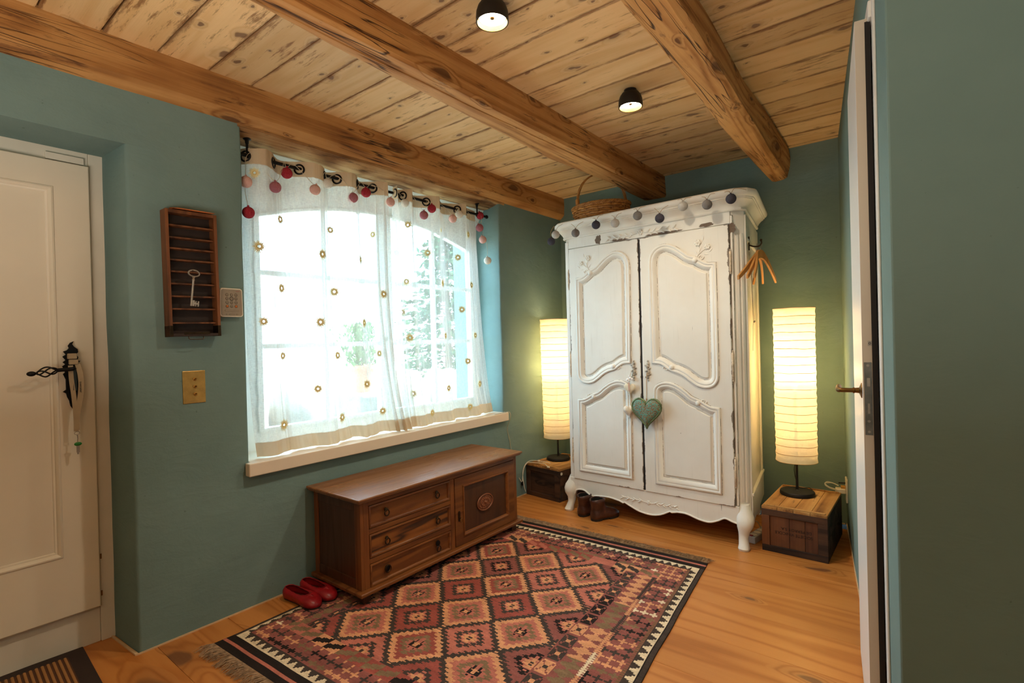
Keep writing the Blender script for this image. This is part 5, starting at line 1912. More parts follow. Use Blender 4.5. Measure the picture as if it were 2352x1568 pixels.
# front frame
MB().box(fx_-0.02, fx_, y0_+0.018, 0.073, 0.058, 0.467).build('front_stile', m_oak_v, dr, bevel=0.0015)
MB().box(fx_-0.02, fx_, 0.602, 0.632, 0.058, 0.440).build('front_stile', m_oak_v, dr, bevel=0.0015)
MB().box(fx_-0.02, fx_, 1.159, y1_-0.038, 0.058, 0.467).build('front_stile', m_oak_v, dr, bevel=0.0015)
MB().box(fx_-0.02, fx_-0.0005, 0.073, 1.159, 0.440, 0.467).build('front_rail', m_oak, dr, bevel=0.0015)
for z in (0.318, 0.180):
    MB().box(fx_-0.02, fx_-0.0005, 0.073, 0.602, z-0.012, z+0.012).build('front_rail', m_oak, dr, bevel=0.0015)


def dresser_local(mb, x=fx_):
    mb.v = [(x-p[1], p[0], p[2]) for p in mb.v]
    return mb


def ring_pull(parent, y, z, style=0):
    x = fx_+0.002
    if style == 0:
        MB().lathe([(0.001, 0.0), (0.010, 0.0), (0.0095, 0.003), (0.004, 0.006), (0.001, 0.007)], (x-0.002, y, z+0.012), 14, 'x').build('pull_rose', m_bronze, parent, smooth=True)
        MB().tube([(x+0.006, y+0.013*math.cos(a), z-0.002+0.014*math.sin(a)) for a in [i*PI/9 for i in range(18)]], 0.0030, 6, closed=True).build('ring_pull', m_bronze, parent, smooth=True)
        mb = MB()
        for k in range(7):
            a = PI+PI*k/6
            mb.ball((x+0.007, y+0.013*math.cos(a), z-0.002+0.014*math.sin(a)), 0.0036, 7, 5)
        mb.build('pull_beads', m_bronze, parent, smooth=True)
    elif style == 1:
        MB().lathe([(0.001, 0.0), (0.016, 0.0), (0.015, 0.003), (0.006, 0.004), (0.001, 0.006)], (x-0.002, y, z), 20, 'x').build('pull_rose', m_black, parent, smooth=True)
        MB().tube([(x+0.005, y+0.0165*math.cos(a), z-0.002+0.0165*math.sin(a)) for a in [i*PI/9 for i in range(18)]], 0.0028, 6, closed=True).build('ring_pull', m_bronze, parent, smooth=True)
    else:
        MB().lathe([(0.001, 0.0), (0.015, 0.0), (0.014, 0.004), (0.001, 0.006)], (x-0.002, y, z+0.016), 20, 'x').build('pull_rose', m_black, parent, smooth=True)
        MB().tube([(x+0.006, y+0.013*math.cos(a), z-0.012+0.015*math.sin(a)) for a in [i*PI/9 for i in range(18)]], 0.0025, 6, closed=True).build('ring_pull', m_black, parent, smooth=True)


for i, (za_, zb_2, mt) in enumerate(((0.332, 0.438, m_oak), (0.194, 0.304, m_oak_fig), (0.060, 0.166, m_oak))):
    ya_, yb_ = 0.075, 0.600
    d_ = MB().box(fx_-0.30, fx_-0.008, ya_+0.012, yb_-0.012, za_+0.012, zb_2-0.012).build('drawer', mt, dr)
    rectp = [(ya_, za_), (ya_, zb_2), (yb_, zb_2), (yb_, za_)]
    dresser_local(mould(rectp, [(0.0, -0.004), (0.001, 0.001), (0.006, 0.003), (0.010, 0.001), (0.013, -0.004), (0.015, -0.008)])).build('drawer_moulding', m_oak, d_, smooth=True, angle=50)
    zc = (za_+zb_2)/2
    if i < 2:
        ring_pull(d_, 0.172, zc, 0)
        ring_pull(d_, 0.502, zc, 0)
    else:
        ring_pull(d_, 0.172, zc+0.004, 1)
        ring_pull(d_, 0.502, zc, 2)
# door
dd_ = dresser_local(plate([[(0.636, 0.062), (0.636, 0.438), (1.157, 0.438), (1.157, 0.062)], [(0.700, 0.110), (1.097, 0.110), (1.097, 0.385), (0.700, 0.385)]], 0.018, 0.0015), fx_+0.002).build('door', m_oak, dr)
MB().box(fx_-0.016, fx_-0.008, 0.695, 1.102, 0.105, 0.390).build('door_panel', m_oak_dark, dd_)
dresser_local(mould([(0.700, 0.110), (0.700, 0.385), (1.097, 0.385), (1.097, 0.110)], [(-0.003, 0.001), (-0.002, 0.005), (0.003, 0.006), (0.007, 0.003), (0.010, -0.004), (0.012, -0.010)]), fx_+0.002).build('panel_moulding', m_oak, dd_, smooth=True, angle=50)
mb = MB()
el = [(0.888+0.064*math.cos(2*PI*k/40)*math.cos(0.0)-0.0, 0.246+0.043*math.sin(2*PI*k/40)) for k in range(40)]
mb = dresser_local(puffy(list(reversed(el)), 0.006), fx_-0.007)
for k in range(26):
    a = 2*PI*k/26
    mb.ball((fx_-0.003, 0.888+0.054*math.cos(a), 0.246+0.034*math.sin(a)), 0.0048, 6, 4)
for k in range(14):
    a = 2*PI*k/14
    mb.ball((fx_-0.001, 0.888+0.034*math.cos(a), 0.246+0.020*math.sin(a)), 0.006, 6, 4)
mb.ball((fx_, 0.888, 0.246), 0.010, 8, 5)
mb.tube([(fx_-0.006+0.004, 0.888+0.066*math.cos(2*PI*k/40), 0.246+0.045*math.sin(2*PI*k/40)) for k in range(40)], 0.004, 6, closed=True)
mb.build('carved_medallion', plain('carved_wood', (132, 78, 48), 0.5, var=0.25, scale=60), dd_, smooth=True)
dresser_local(plate([rrect(0.016, 0.058, 0.008, cx=0.664, cz=0.225)], 0.003, 0.0008), fx_+0.005).build('lock_plate', m_bronze, dd_)
MB().tube([(fx_+0.004, 0.664, 0.218), (fx_+0.018, 0.664, 0.218)], 0.0022, 6).tube([(fx_+0.020, 0.664+0.008*math.cos(a), 0.205+0.010*math.sin(a)) for a in [i*PI/7 for i in range(14)]], 0.0018, 5, closed=True).build('key', m_oldbrass, dd_, smooth=True)
for (x_, y_) in ((-0.072, 0.034), (-0.072, 1.130), (bx2+0.005, 0.034), (bx2+0.005, 1.130)):
    MB().box(x_, x_+0.042, y_, y_+0.042, -0.0002, 0.042).build('foot', m_oak_dark, dr, bevel=0.002)


# ------------------------------------------------------------------ kilim
def kilim():
    NL, NR_, FR, FL_ = Vector((-2.270, 0.870)), Vector((-0.710, 0.950)), Vector((-0.905, 2.745)), Vector((-2.270, 2.712))
    peach, pink, red, olive, dark, black, cream, mauve, brown = [lin(c) for c in
        ((206, 146, 106), (178, 106, 90), (148, 76, 66), (126, 102, 76), (68, 58, 52), (40, 33, 30), (218, 198, 166), (138, 82, 74), (112, 88, 62))]
    rnd = random.Random(5)
    pal = {}

    def cell(i, j):
        if (i, j) not in pal:
            pal[(i, j)] = rnd.random()
        return pal[(i, j)]

    def quant(x, s_):
        return (math.floor(x/s_)+0.5)*s_

    def crosses(a, b, seed):
        """small stepped crosses on red ground; a,b in metres"""
        s_ = 0.043
        i, j = math.floor(a/s_), math.floor(b/s_)
        x, y = quant(a/s_-i-0.5, 0.11), quant(b/s_-j-0.5, 0.14)
        k = cell(i//2+50*seed, (j//2)+17)
        q = cell((i+j)//2+70*seed, (i-j)//2)
        if abs(x)+abs(y) < 0.36 or (abs(x) < 0.42 and abs(y) < 0.09) or (abs(y) < 0.42 and abs(x) < 0.09):
            if q < 0.30:
                return peach
            if q < 0.62:
                return dark
            if q < 0.72:
                return olive
            if q < 0.86:
                return cream if k < 0.5 else peach
            return black
        return mauve

    def color(u, v):
        U, V_ = u*1.40, v*1.85          # metres
        eu = 1.0-u if u > 0.5 else u*(0.243/0.145)     # distance from the side edge, in u
        ev = (1.0-v)*(0.162/0.175) if v > 0.5 else v
        if ev < 0.046:
            if 0.019 < ev < 0.027:
                return pink
            return black
        if eu < 0.016:
            return dark if eu < 0.014 else black
        # cream / black stepped border all round
        if ev < 0.070 or eu < 0.044:
            if eu < 0.044 and not (ev < 0.070):
                t_ = (0.044-eu)/0.028
                ph = (V_/0.052) % 1.0
            elif ev < 0.070 and eu >= 0.044:
                t_ = (0.070-ev)/0.024
                ph = (U/0.040) % 1.0
            else:
                return cream
            ph = quant(ph, 0.125)
            tooth = abs(ph-0.5)*2
            t_ = quant(t_, 0.2)
            return dark if (1-t_) > tooth*0.9+0.02 and t_ < 0.98 else cream
        if eu < 0.052 and ev > 0.07:
            return brown if math.sin(V_*900) > -0.2 else mauve
        if ev < 0.125 or (eu < 0.128 and ev > 0.07):
            return crosses(U, V_, 1 if ev < 0.125 else 2)
        if ev < 0.160:
            # triangles
            ph = (U/0.070)
            i = math.floor(ph)
            x = quant(ph-i, 0.08)
            y = quant((ev-0.125)/0.035, 0.10)
            lo = y < 0.5
            yy = (y if lo else y-0.5)*2
            q = cell(i//2, 300 + (1 if v > 0.5 else 0))
            on = x < yy
            pa = (dark, black, peach, pink, olive)[int(q*5)]
            pb_ = (pink, red, red, peach, pink)[int(cell(i//2, 303)*5)]
            return pa if on == lo else pb_
        if eu < 0.145:
            # comb
            seg = cell(math.floor(V_/0.16), 401)
            c_ = cream if seg < 0.35 else (peach if seg < 0.7 else dark)
            if eu > 0.141 or eu < 0.132:
                return c_ if math.sin(V_*480) > 0 else mauve
            return c_
        if eu < 0.197:
            # zigzag band in changing colours
            seg = math.floor(V_/0.24)
            q = cell(seg, 500)
            c_ = (peach, olive, dark, peach, olive)[int(q*5)]
            ph = (V_/0.052) % 1
            x = (eu-0.145)/0.052
            return c_ if abs(quant(ph, 0.12)-0.5)*2 > abs(quant(x, 0.14)-0.45)*1.5+0.0 else mauve
        if eu < 0.243:
            # butterflies
            s_ = 0.0515
            j = math.floor(v/s_)
            x = quant((eu-0.197)/0.046-0.5, 0.11)
            y = quant(v/s_-j-0.5, 0.11)
            q = cell(j, 600)
            c_ = (dark, peach, black, dark, olive)[int(q*5)]
            if abs(x) < 0.08 and abs(y) < 0.08:
                return peach if c_ is not peach else dark
            if abs(abs(x)-abs(y)) > 0.10 and max(abs(x), abs(y)) < 0.45 and max(abs(x), abs(y)) > 0.14:
                return c_
            return mauve
        # the diamond lattice
        uc, vc = 0.447, 0.409
        du, dv = 0.0995, 0.0822
        a = (u-uc)/du
        b = (v-vc)/dv
        st = 1/9
        # stepped outline
        a = quant(a, st*0.5)
        i0, j0 = round((a+b)/2), round((a-b)/2)
        # diamond centres sit where i+j parity sorts light and dark rows
        best = None
        for ii in range(-4, 5):
            for jj in range(-6, 7):
                if (ii+jj) % 2 == 0:
                    d_ = abs(a-ii)+abs(b-jj)
                    if best is None or d_ < best[0]:
                        best = (d_, ii, jj)
        d_, ii, jj = best
        x, y = a-ii, quant(b, st)-jj
        saw = abs(((b-jj)*8.0) % 1.0-0.5)*2
        d_ = abs(x)+abs(b-jj)
        d_ += (saw-0.5)*0.13
        dq = d_
        light = (ii % 2 == 0)
        q = cell(ii, jj+700)
        if light:
            if dq < 0.10:
                return peach
            if dq < 0.26:
                return (black if q < 0.6 else dark) if abs(abs(x)-abs(y)) < 0.10 else pink
            if dq < 0.34:
                return pink
            if dq < 0.52:
                return olive
            if dq < 0.72:
                return pink if q > 0.35 else red
            return peach if dq < 0.94 else dark
        if dq < 0.08:
            return dark
        if dq < 0.24:
            return peach
        if dq < 0.33:
            return pink
        if dq < 0.50:
            return black if q < 0.45 else dark
        if dq < 0.84:
            return mauve if q < 0.5 else (red if q < 0.75 else pink)
        return dark

    nu, nv = 300, 400
    vs, fs, cols = [], [], []
    for j in range(nv+1):
        v = j/nv
        for i in range(nu+1):
            u = i/nu
            p = NL*(1-u)*(1-v)+NR_*u*(1-v)+FR*u*v+FL_*(1-u)*v
            ex = 0.004*pnoise((v*9, 0, u*3))
            p = p+Vector((ex, 0.004*pnoise((u*9, 5, v*3))))
            z = 0.0055+0.0012*pnoise((p.x*6, p.y*6, 0))
            vs.append((p.x, p.y, z))
    random.seed(9)
    for j in range(nv):
        # abrash: each weft row takes a slightly different dye lot
        ab = 1+0.10*pnoise((0, j*0.11, 0))
        for i in range(nu):
            a = j*(nu+1)+i
            fs.append((a, a+1, a+nu+2, a+nu+1))
            c = color((i+0.5)/nu, (j+0.5)/nv)
            k = ab*(1+random.uniform(-0.10, 0.10))
            cols.append((c[0]*k, c[1]*k, c[2]*k, 1))
    # underside skirt
    nb = len(vs)
    border = [i for i in range(nu+1)] + [j*(nu+1)+nu for j in range(1, nv+1)] + [nv*(nu+1)+i for i in range(nu-1, -1, -1)] + [j*(nu+1) for j in range(nv-1, 0, -1)]
    for b_ in border:
        vs.append((vs[b_][0], vs[b_][1], 0.0006))
    for k in range(len(border)):
        k2 = (k+1) % len(border)
        fs.append((border[k2], border[k], nb+k, nb+k2))
        cols.append(black)
    me = bpy.data.meshes.new('rug_weave')
    me.from_pydata(vs, [], fs)
    at = me.color_attributes.new('dye', 'FLOAT_COLOR', 'CORNER')
    flat = []
    for p, c in zip(me.polygons, cols):
        flat += list(c)*p.loop_total
    at.data.foreach_set('color', flat)
    me.materials.append(m_kilim)
    me.polygons.foreach_set('use_smooth', [True]*len(me.polygons))
    t = thing('kilim_rug', 'rust and black kilim rug with stepped diamonds and fringed ends on the floor', 'rug', (0, 0, 0))
    o = bpy.data.objects.new('rug_weave', me)
    COL.objects.link(o)
    o.parent = t
    # fringes: hundreds of loose wool ends
    for (P, Q, sy, nm) in ((NL, NR_, -1, 0), (FL_, FR, 1, 1)):
        mb = MB()
        rr = random.Random(4+nm)
        n = 900
        for k in range(n):
            f = k/n+rr.uniform(-0.0005, 0.0005)
            p = P.lerp(Q, f)
            L = rr.uniform(0.045, 0.075) if nm == 0 else rr.uniform(0.040, 0.062)
            lean = rr.gauss(0, 0.22) + 0.35*pnoise((f*22, nm, 0)) + (0.25 if nm else -0.1)
            w = 0.0012
            z0 = 0.005
            a = (p.x, p.y-0.004*sy, z0)
            hh_ = 0.006+0.010*rr.random()
            b = (p.x+lean*L*0.5, p.y+sy*L*0.55, hh_)
            c = (p.x+lean*L*1.1+rr.uniform(-.004, .004), p.y+sy*L, 0.002+0.006*rr.random())
            for (s0, s1, w0, w1) in ((a, b, w, w*0.9), (b, c, w*0.9, w*0.4)):
                mb.add([(s0[0]-w0, s0[1], s0[2]), (s0[0]+w0, s0[1], s0[2]), (s1[0]+w1, s1[1], s1[2]), (s1[0]-w1, s1[1], s1[2]), (s0[0], s0[1], s0[2]+0.002), (s1[0], s1[1], s1[2]+0.0015)],
                       [(0, 4, 5, 3), (4, 1, 2, 5)])
        fo = mb.build('fringe', m_fringe, t)
        fo['kind'] = 'stuff'


kilim()


# ------------------------------------------------------------------ doormat
dm = thing('doormat', 'brown ribbed doormat at the foot of the white door', 'doormat', (-2.685, 0.545, 0), R(-3))
plate_dm = MB().box(0.0, 0.62, -0.80, 0.0, 0.0005, 0.008)
plate_dm.build('rubber_edge', m_mat_edge, dm, bevel=0.003)
MB().box(0.055, 0.56, -0.75, -0.055, 0.008, 0.0095).build('base_pile', m_mat_base, dm)
for k in range(42):
    y = -0.745+0.0165*k
    if y > -0.062:
        break
    MB().box(0.056, 0.559, y, y+0.009, 0.009, 0.0135).build('rib', m_mat_rib, dm, bevel=0.002, seg=1)


# ------------------------------------------------------------------ red ballet shoes
def ballet(label, loc, rz, first=None):
    t = thing('ballet_flat', label, 'shoe', loc, rz, group='pair of red ballet flats by the sideboard')
    if first:
        for ch in first.children:
            c = ch.copy()
            COL.objects.link(c)
            c.parent = t
        return t
    L = 0.235

    def half(s_):
        # foot outline half width along length s_ 0 (heel) .. 1 (toe)
        return lerp(s_, [(0, 0.004), (0.03, 0.019), (0.10, 0.028), (0.30, 0.031), (0.5, 0.034), (0.72, 0.042), (0.86, 0.038), (0.95, 0.025), (1.0, 0.006)])

    def bendx(s_):
        return 0.010*math.sin(s_*PI*0.9)
    # sole
    out = [(s_*L, half(s_)) for s_ in [k/24 for k in range(25)]]
    plan = [(x, bendx(x/L)+h_) for x, h_ in out] + [(x, bendx(x/L)-h_) for x, h_ in reversed(out)]
    MB().prism(clean(plan), 0.0, 0.007).build('sole', m_sole, t, smooth=True)
    # upper: from sole edge to opening
    top_z = lambda s_: lerp(s_, [(0, 0.052), (0.15, 0.048), (0.45, 0.038), (0.62, 0.040), (0.8, 0.038), (0.92, 0.028), (1, 0.014)])
    rings = []
    n = 28
    for k in range(n):
        a = 2*PI*k/n
        s_ = 0.5-0.5*math.cos(a)
        sg = 1 if math.sin(a) >= 0 else -1
        hw = half(s_)
        cx = s_*L
        # opening outline (heel to instep)
        so = 0.035+0.615*s_
        ho_ = max(0.004, lerp(so, [(0.03, 0.006), (0.07, 0.018), (0.2, 0.023), (0.4, 0.024), (0.55, 0.021), (0.63, 0.012), (0.66, 0.002)]))
        ox, oy, oz = so*L, bendx(so)+sg*ho_, top_z(so)
        bx_2, by_2 = cx, bendx(s_)+sg*hw
        col_ = []
        for j in range(7):
            f = j/6
            bul = 0.006*math.sin(PI*min(1, f*1.2))
            x_ = bx_2+(ox-bx_2)*f**1.6
            y_ = by_2+(oy-by_2)*f**1.5+sg*bul
            z_ = 0.006+(oz-0.006)*math.sin(f*PI/2)**0.9
            if s_ > 0.6:
                z_ += 0.004*math.sin(f*PI)
            z_ += 0.0012*math.sin(k*3.1+j)*f
            col_.append((x_, y_, z_))
        rings.append(col_)
    vs = [p for r_ in rings for p in r_]
    fs = []
    for k in range(n):
        k2 = (k+1) % n
        for j in range(6):
            fs.append((k*7+j, k2*7+j, k2*7+j+1, k*7+j+1))
    o = MB().add(vs, fs).build('upper', m_red, t, smooth=True, angle=180)
    m_ = o.modifiers.new('thick', 'SOLIDIFY')
    m_.thickness = 0.0022
    m_.offset = -1
    ins = [(x*0.94+0.006, h_*0.86) for x, h_ in out]
    plan = [(x, bendx(x/L)+h_) for x, h_ in ins] + [(x, bendx(x/L)-h_) for x, h_ in reversed(ins)]
    MB().prism(clean(plan), 0.007, 0.011).build('insole', m_redin, t)
    MB().tube([r_[6] for r_ in rings], 0.0022, 6, closed=True).build('collar', m_red, t, smooth=True)
    mb = MB()
    for k in range(5):
        mb.tube([(0.168+0.006*k, -0.014+0.003*k+bendx(0.75), 0.041-0.001*k), (0.172+0.006*k, 0.0+bendx(0.75), 0.045-0.001*k), (0.168+0.006*k, 0.015-0.003*k+bendx(0.75), 0.041-0.001*k)], 0.003, 6)
    mb.build('vamp_gathers', m_red, t, smooth=True)
    return t


b0 = ballet('red leather ballet flat with toe on the rug, the one further from the sideboard', (-2.405, 1.250, 0.0068), R(6))
ballet('red leather ballet flat with gathered toe, the one against the sideboard', (-2.410, 1.340, 0.0068), R(4), b0)


# ------------------------------------------------------------------ ankle boots
def boot(label, loc, rz, first=None):
    t = thing('ankle_boot', label, 'boot', loc, rz, group='pair of ankle boots by the wardrobe')
    if first:
        for ch in first.children:
            c = ch.copy()
            COL.objects.link(c)
            c.parent = t
        return t
    # local x = toe direction, heel at 0
    L = 0.255

    def hw(s_):
        return lerp(s_, [(0, 0.006), (0.03, 0.024), (0.12, 0.034), (0.35, 0.033), (0.65, 0.045), (0.85, 0.040), (0.95, 0.026), (1, 0.008)])
    out = [(s_*L, hw(s_)) for s_ in [k/22 for k in range(23)]]
    plan = clean([(x, h_) for x, h_ in out] + [(x, -h_) for x, h_ in reversed(out)])
    MB().prism([(x*1.01-0.002, y*1.04) for x, y in plan], 0.010, 0.018).build('sole', m_sole, t, smooth=True)
    heel = [(x, y) for x, y in plan if x < 0.078]
    MB().prism([(x, y*1.02) for x, y in heel], 0.0, 0.012).build('heel', m_sole, t)
    plan2 = [(x, y*1.02) for x, y in plan if x > 0.13]
    MB().prism(plan2, 0.0, 0.011).build('forefoot_sole', m_sole, t)
    # upper as rings from sole up to shaft opening
    n = 30
    lv = [(0.018, 0.0, L, 1.0), (0.035, -0.001, L*0.99, 1.02), (0.055, 0.0, L*0.86, 0.96), (0.070, 0.003, L*0.66, 0.92), (0.085, 0.005, L*0.52, 0.92), (0.105, 0.005, L*0.455, 0.98), (0.13, 0.000, L*0.455, 1.06), (0.146, -0.003, L*0.46, 1.10)]
    rings = []
    for z, xs, xe, wf in lv:
        ring = []
        for k in range(n):
            a = 2*PI*k/n
            s_ = 0.5-0.5*math.cos(a)
            sg = 1 if math.sin(a) >= 0 else -1
            x = xs+(xe-xs)*s_
            if z < 0.06:
                w_ = hw((x-xs)/(L) if z < 0.05 else s_)*wf*(1-(z-0.018)*5*max(0, (x/L-0.5)))
            else:
                w_ = 0.034*wf*math.sqrt(max(0, 1-(2*s_-1)**2))**0.8
            zz = z + (0.010*abs(math.sin(a)) if z > 0.14 else 0) + 0.002*pnoise((x*40, sg, z*40))
            ring.append((x, sg*max(w_, 0.002), zz))
        rings.append(ring)
    up = MB()
    vs = [p for r_ in rings for p in r_]
    fs = [(k*n+i, k*n+(i+1) % n, (k+1)*n+(i+1) % n, (k+1)*n+i) for k in range(len(rings)-1) for i in range(n)]
    o = MB().add(vs, fs).build('upper', m_bootL, t, smooth=True, angle=180)
    m_ = o.modifiers.new('thick', 'SOLIDIFY')
    m_.thickness = 0.003
    m_.offset = -1
    inn = [[(0.058+(p[0]-0.058)*0.93, p[1]*0.90, p[2]-0.003) for p in rings[j]] for j in (5, 6, 7)]
    MB().add([p for r_ in inn for p in r_], [(k*n+i, (k+1)*n+i, (k+1)*n+(i+1) % n, k*n+(i+1) % n) for k in range(2) for i in range(n)] + [tuple(range(n))]).build('lining', m_bootin, t, smooth=True)
    for sg in (-1, 1):
        MB().rings([[(0.058-w_, sg*(0.0352*f_), z), (0.058+w_, sg*(0.0352*f_), z), (0.058+w_, sg*(0.0335*f_), z), (0.058-w_, sg*(0.0335*f_), z)] for z, w_, f_ in ((0.070, 0.008, 0.88), (0.095, 0.017, 0.93), (0.13, 0.022, 1.02), (0.15, 0.024, 1.07))]).build('elastic_gusset', m_elastic, t)
    MB().tube([(-0.002, -0.004, 0.135), (-0.010, -0.002, 0.150), (-0.006, 0.002, 0.158), (0.002, 0.004, 0.148)], 0.002, 6).build('pull_tab', m_bootL, t, smooth=True)
    return t


bt = boot('brown leather ankle boot under the wardrobe edge, the front one of the pair', (-1.722, 2.968, 0.0), R(68))
boot('brown leather ankle boot next to the wardrobe foot, the rear one of the pair', (-1.832, 2.995, 0.0), R(76), bt)
for o in bpy.data.objects:
    if o.name.startswith('ankle_boot'):
        o.scale = (0.86, 1.0, 0.92)

# ------------------------------------------------------------------ cables, sockets, power strip
wc = thing('cable_pair', 'thin cream cable hanging from the window sill end behind the sideboard', 'cable', (WX+0.006, 3.0, 0.6))
MB().tube(spline([(0.03, -0.18, 0.070), (0.035, -0.08, 0.071), (0.045, -0.032, 0.070), (0.046, -0.022, 0.03), (0.0, -0.005, -0.06), (0.0, 0.02, -0.16), (0.0, 0.035, -0.25), (0.0, 0.05, -0.36), (0.0, 0.07, -0.45)], 5), 0.0022, 6).build('cord', m_cable_trans, wc, smooth=True)
cc = thing('coiled_cable', 'white cable with black clip looping over the left crate', 'cable', (-2.40, 3.20, 0.25))
MB().tube(spline([(0.20, -0.03+0.0, -0.0), (0.14, 0.0, 0.012), (0.06, -0.002, 0.008), (0.0, -0.015, 0.002), (-0.025, -0.03, -0.04), (-0.03, -0.045, -0.10), (-0.025, -0.06, -0.14), (-0.03, -0.09, -0.10)], 5), 0.0024, 6).build('cord', m_cable, cc, smooth=True)
MB().tube(spline([(0.16, 0.06, 0.004), (0.08, 0.05, 0.012), (0.0, 0.02, 0.012), (-0.026, -0.02, -0.02), (-0.032, -0.04, -0.08), (-0.012, -0.055, -0.16), (0.0, -0.05, -0.21)], 5), 0.0024, 6).build('cord', m_cable, cc, smooth=True)
MB().box(-0.032, -0.018, -0.066, -0.050, -0.165, -0.135).build('clip', m_black, cc, bevel=0.002)
MB().box(0.195, 0.215, -0.040, -0.028, -0.004, 0.006).build('connector', m_plastic, cc, bevel=0.002)
MB().box(0.050, 0.066, 0.044, 0.056, 0.004, 0.018).build('switch', m_plastic, cc, bevel=0.003)

so_ = thing('wall_socket', 'white wall socket with plugged adapter and looped white cable behind the wine crate', 'socket', RA, RROT)
MB().box(0.10, 0.185, -0.010, 0.0, 0.185, 0.325).build('socket_plate', m_plastic, so_, bevel=0.003)
MB().box(0.12, 0.165, -0.062, -0.010, 0.232, 0.262).build('adapter', m_plastic, so_, bevel=0.006, seg=3)
MB().box(0.125, 0.155, -0.034, -0.010, 0.262, 0.276).build('adapter_insert', plain('amber_plastic', (196, 146, 60), 0.5), so_, bevel=0.002)
MB().tube([(0.135, -0.010, 0.292), (0.135, -0.045, 0.290)], 0.0035, 6).build('dark_plug', m_black, so_)
for dz in (0.0, 0.006):
    MB().tube(spline([(0.14, -0.06, 0.245+dz), (0.15, -0.095, 0.258+dz), (0.15, -0.115, 0.275+dz), (0.14, -0.105, 0.290-dz), (0.13, -0.075, 0.284), (0.13, -0.045, 0.272)], 5), 0.0028, 6).build('looped_cord', m_cable, so_, smooth=True)
MB().tube(spline([(0.14, -0.045, 0.236), (0.14, -0.048, 0.19), (0.14, -0.055, 0.12), (0.15, -0.07, 0.05), (0.17, -0.085, 0.03), (0.25, -0.10, 0.006)], 5), 0.0024, 6).build('cord', m_cable_trans, so_, smooth=True)
ps = thing('power_strip', 'grey power strip on the floor between wardrobe foot and wine crate', 'power strip', (-0.775, 3.275, 0.0), R(80))
MB().box(-0.12, 0.16, -0.025, 0.025, 0.0, 0.040).build('housing', m_grey_strip, ps, bevel=0.005)
for x in (-0.08, -0.03, 0.02):
    MB().lathe([(0.019, 0.0400), (0.019, 0.0406), (0.017, 0.0406), (0.016, 0.0402)], (x, 0, 0), 20).build('outlet', m_plastic, ps)
MB().box(-0.115, -0.100, -0.008, 0.008, 0.040, 0.044).build('rocker', m_redink, ps, bevel=0.001)
MB().tube(spline([(0.02, 0.0, 0.05), (0.0, 0.01, 0.09), (-0.04, 0.02, 0.10), (-0.07, 0.03, 0.06), (-0.09, 0.035, 0.01)], 4), 0.003, 6).build('cord', m_cable_trans, ps, smooth=True)

# ------------------------------------------------------------------ outside the window
gr = MB().box(-16, -3.2, -6, 16, -0.3, 0.0).build('ground', m_ground)
struct(gr)
random.seed(21)
rocks = [(-4.50, 1.86, 0.31, 0.98), (-4.55, 2.56, 0.30, 0.92), (-4.50, 3.20, 0.26, 0.86), (-4.55, 3.80, 0.26, 0.90), (-4.6, 4.42, 0.27, 0.88), (-4.65, 5.08, 0.30, 0.93), (-4.45, 1.16, 0.30, 0.85), (-4.7, 5.78, 0.30, 0.90)]
lab = ['grey boulder of the garden wall, seen at the left window pane', 'second grey boulder of the garden wall from the left pane', 'low grey boulder below the flower pot outside', 'grey boulder behind the left curtain edge outside',
       'grey boulder outside behind the middle of the right curtain', 'large grey boulder outside at the conifer foot', 'half hidden grey boulder outside at the window edge', 'furthest grey boulder outside behind the right curtain']
for (x, y, r_, h_), lb in zip(rocks, lab):
    mb = MB().ball((0, 0, 0), 1.0, 20, 14)
    mb.v = [(p[0]*r_*(1+0.22*pnoise((p[0]*1.5+x, p[1]*1.5, p[2]*1.5+y))), p[1]*r_*1.05*(1+0.22*pnoise((p[0]*1.5, p[1]*1.5+y, p[2]*1.5))), h_/2+math.copysign(abs(p[2])**0.6, p[2])*h_/2*(1+0.12*pnoise((p[0]*2+y, p[1]*2, 0)))) for p in mb.v]
    mb.v = [(a, b, max(c, 0.0)) for a, b, c in mb.v]
    tag(mb.build('boulder', m_rock, smooth=True, loc=(x, y, 0)), lb, 'rock', 'boulders of the garden wall outside')
pt = thing('potted_shrub', 'terracotta pot with a leafy shrub outside behind the left curtain', 'potted plant', (-3.85, 2.74, 0.78))
tag(MB().lathe([(0.0, 0.0), (0.24, 0.0), (0.26, 0.40), (0.24, 0.78), (0.0, 0.78)], (-3.85, 2.74, 0), 9).build('stone_block', m_rock, bevel=0.03), 'squared stone block carrying the terracotta pot outside', 'rock')
MB().lathe([(0.001, 0.0), (0.075, 0.0), (0.105, 0.20), (0.12, 0.20), (0.122, 0.235), (0.105, 0.235), (0.10, 0.20), (0.001, 0.20)], (0, 0, 0), 24).build('pot', m_terra, pt, smooth=True, angle=30)


def leafcloud(parent, name, mat, n, fn_, L=0.05, seed=1):
    rr = random.Random(seed)
    mb = MB()
    for _ in range(n):
        p, dr_ = fn_(rr)
        p = Vector(p)
        d_ = Vector(dr_).normalized()
        s_ = d_.cross(Vector((rr.uniform(-1, 1), rr.uniform(-1, 1), rr.uniform(-1, 1)))).normalized()*L*0.22
        l = L*rr.uniform(0.6, 1.2)
        mb.add([p, p+d_*l*0.5+s_, p+d_*l, p+d_*l*0.5-s_], [(0, 1, 2, 3)])
    o = mb.build(name, mat, parent)
    o['kind'] = 'stuff'
    return o


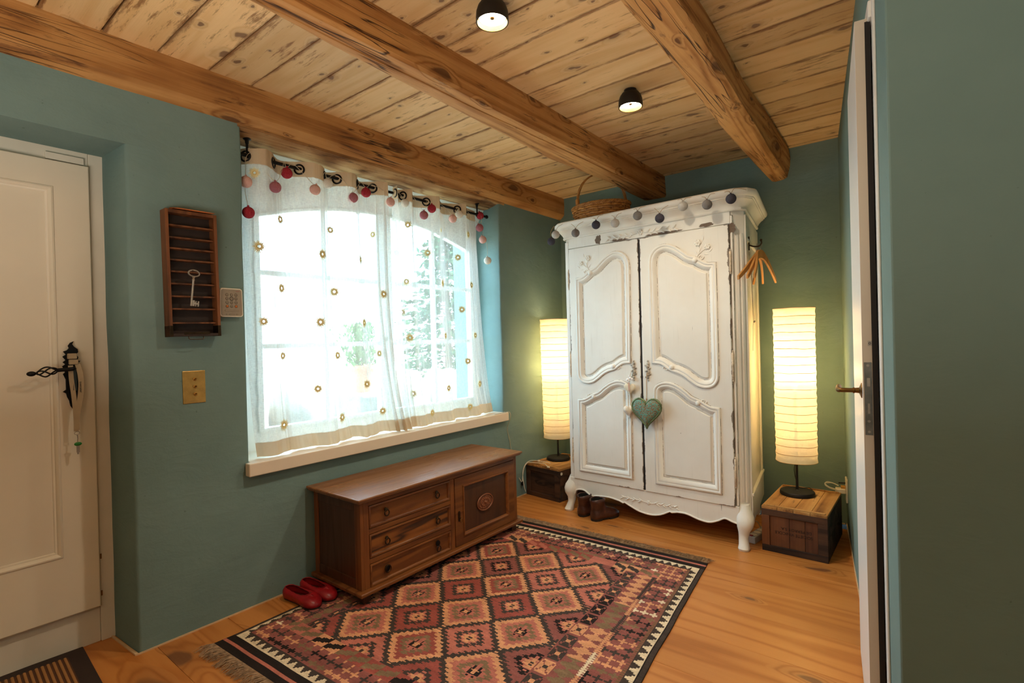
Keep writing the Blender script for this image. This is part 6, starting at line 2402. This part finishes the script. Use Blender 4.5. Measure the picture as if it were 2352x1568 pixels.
leafcloud(pt, 'foliage', m_leaf, 900, lambda rr: ((rr.gauss(0, 0.07), rr.gauss(0, 0.07), 0.22+rr.random()*0.36), (rr.gauss(0, 0.6), rr.gauss(0, 0.6), 1)), 0.05)
MB().tube([(0, 0, 0.18), (0.01, 0.01, 0.4), (0, 0, 0.55)], [0.008, 0.006, 0.003], 6).build('stem', m_bark, pt)


def conifer(label, loc, H, Rr, seed):
    t = thing('conifer_tree', label, 'tree', loc)
    MB().tube([(0, 0, 0), (0.02, 0.01, H*0.5), (0, 0, H)], [0.07, 0.045, 0.01], 8).build('trunk', m_bark, t, smooth=True)
    rr = random.Random(seed)
    bm_ = MB()
    br = []
    for k in range(80):
        z = H*(0.12+0.86*k/80)
        a = k*2.4+rr.uniform(-0.3, 0.3)
        L = Rr*(1-(z/H))**0.7*rr.uniform(0.7, 1.1)+0.05
        e = (L*math.cos(a), L*math.sin(a), z-0.10*L)
        bm_.tube([(0, 0, z), (e[0]*0.5, e[1]*0.5, z+0.02), e], [0.010, 0.006, 0.002], 4)
        br.append(((0, 0, z), e))
    bm_.build('branches', m_bark, t)

    def fn_(rr_):
        (a, b) = rr_.choice(br)
        f = rr_.uniform(0.15, 1)
        p = [a[i]+(b[i]-a[i])*f+rr_.gauss(0, 0.03) for i in range(3)]
        return p, (b[0]+rr_.gauss(0, 0.3), b[1]+rr_.gauss(0, 0.3), -0.15+rr_.gauss(0, 0.2))
    leafcloud(t, 'foliage', m_conifer, 5200, fn_, 0.12, seed)


conifer('open branched conifer outside behind the right curtain', (-6.2, 6.1, 0), 3.4, 1.05, 3)
conifer('second smaller conifer outside, further along the garden wall', (-9.5, 10.6, 0), 3.4, 1.2, 8)
hs = thing('neighbour_house', 'pale rendered house with grey roof outside, far behind the window', 'house', (-24, 15.2, 0))
MB().box(-2, 2, -3, 3, 0, 3.0).build('wall', m_house, hs)
MB().hexa([(-2.3, -3.3, 3.0), (2.3, -3.3, 3.0), (2.3, 3.3, 3.0), (-2.3, 3.3, 3.0)], [(-0.05, -3.3, 4.2), (0.05, -3.3, 4.2), (0.05, 3.3, 4.2), (-0.05, 3.3, 4.2)]).build('roof', m_roof, hs)
for y in (-1.8, 0, 1.8):
    w_ = MB().box(2.0, 2.03, y-0.4, y+0.4, 1.2, 2.3).build('window', m_white, hs)
    MB().box(2.03, 2.035, y-0.34, y+0.34, 1.26, 2.24).build('pane', m_roof, w_)
